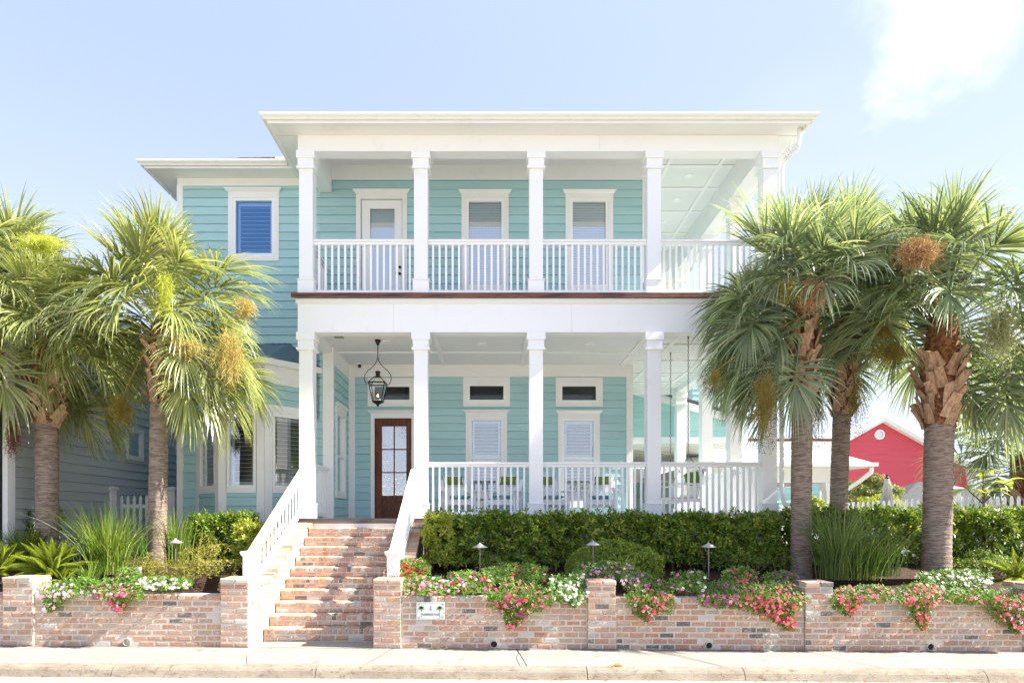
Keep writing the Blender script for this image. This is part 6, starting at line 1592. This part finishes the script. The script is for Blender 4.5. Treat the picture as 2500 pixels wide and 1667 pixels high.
# low wide palm beyond the fence
D = 13.8
palm('low dark bushy palm beyond the picket fence at the picture edge', (X(2530, D), D + .4, 1.0), (X(2525, D), D + .4, Z(1105, D)), .16, 'R', 34, 1.0, (1.3, 2.4), 31, yaw0=.3, elmin=-20)
palm('tall palm at the picture edge behind the thickest palm', (X(2620, 13.0), 13.0, 1.0), (X(2600, 13.0), 13.0, Z(900, 13.0)), .17, 'R', 36, 1.0, (3.4, 4.6), 37, yaw0=.9, elmin=-35)
# ================================================================ litter
rg = random.Random(5)
mb_ = MB()
LEAF = mat('dry_leaf', (.28, .12, .04), .9, (.14, .07, .03), 60.)
for i in range(520):
    x = rg.uniform(-9, 10); y = 7.955 - abs(rg.gauss(0, .03)); z = gz(x) - .128; s = rg.uniform(.006, .020); a = rg.uniform(0, 6.28)
    if rg.random() < .3: x = rg.choice((-5.8, -3.3, .6, 3.6, 6.8, 8.5)) + rg.gauss(0, .25)
    c, d = math.cos(a) * s, math.sin(a) * s; h = rg.uniform(.002, .012)
    mb_.add([(x - c, y - d, z), (x + d * .4, y - c * .4, z + h), (x + c, y + d, z + h * .4), (x - d * .4, y + c * .4, z + h * .8)], [(0, 1, 2, 3)])
solo('leaf_litter', mb_, LEAF, 'dry brown leaves and debris caught in the gutter along the kerb', 'leaf litter', (0, 7.95, -.1), kind='stuff')
mb_ = MB()
for i in range(190):
    x = rg.uniform(-8, 9); y = rg.choice((rg.uniform(8.2, 9.15), 9.15 - abs(rg.gauss(0, .03)))); z = gz(x) + .003; s = rg.uniform(.003, .010); a = rg.uniform(0, 6.28); c, d = math.cos(a) * s, math.sin(a) * s
    mb_.add([(x - c, y - d, z), (x + d * .4, y - c * .4, z + .003), (x + c, y + d, z + .004), (x - d * .4, y + c * .4, z + .005)], [(0, 1, 2, 3)])
solo('dirt_specks', mb_, mat('dirt_speck', (.10, .05, .03), .9), 'small twigs and crumbs scattered on the pavement', 'debris', (0, 8.7, 0), kind='stuff')
mb_ = MB()
for i in range(120):
    x = rg.choice((rg.gauss(1.0, .5), rg.gauss(4.0, .35), rg.gauss(-.6, .3), rg.gauss(7.3, .4))); y = 9.17 - abs(rg.gauss(.06, .12)); z = gz(x) + .004; s = rg.uniform(.008, .014); a = rg.uniform(0, 6.28); c, d = math.cos(a) * s, math.sin(a) * s
    mb_.add([(x - c, y - d, z), (x + d * .6, y - c * .6, z + .005), (x + c, y + d, z + .006), (x - d * .6, y + c * .6, z + .003)], [(0, 1, 2, 3)], 0 if rg.random() < .5 else 1)
solo('fallen_petals', mb_, [PC['white'], PC['coral']], 'fallen vinca petals on the pavement below the hanging flowers', 'petals', (0, 9.1, 0), kind='stuff')
V, FF = batch(*[np.array([[1, 0, 0], [0, 1, 0], [-1, 0, 0], [0, -1, 0], [0, 0, 1], [0, 0, -1]], float), np.array([[0, 1, 4], [1, 2, 4], [2, 3, 4], [3, 0, 4], [1, 0, 5], [2, 1, 5], [3, 2, 5], [0, 3, 5]])], np.stack([X(1505, 8.2) + RNG.normal(0, .045, 90), 8.16 + RNG.normal(0, .03, 90), gz(1.6) + RNG.uniform(.002, .02, 90)], 1), RNG.normal(0, 1, (90, 3)), RNG.uniform(.005, .009, 90))
o = bpy.data.objects.new('fallen_seed_cluster', npmesh('fallen_seed_cluster', V, FF, MATS['golden_stalk'], (X(1505, 8.2), 8.16, 0))); COL.objects.link(o); o.location = (X(1505, 8.2), 8.16, 0)
props(o, 'small yellow clump of fallen palm blossom on the pavement edge', 'debris', None, 'stuff')
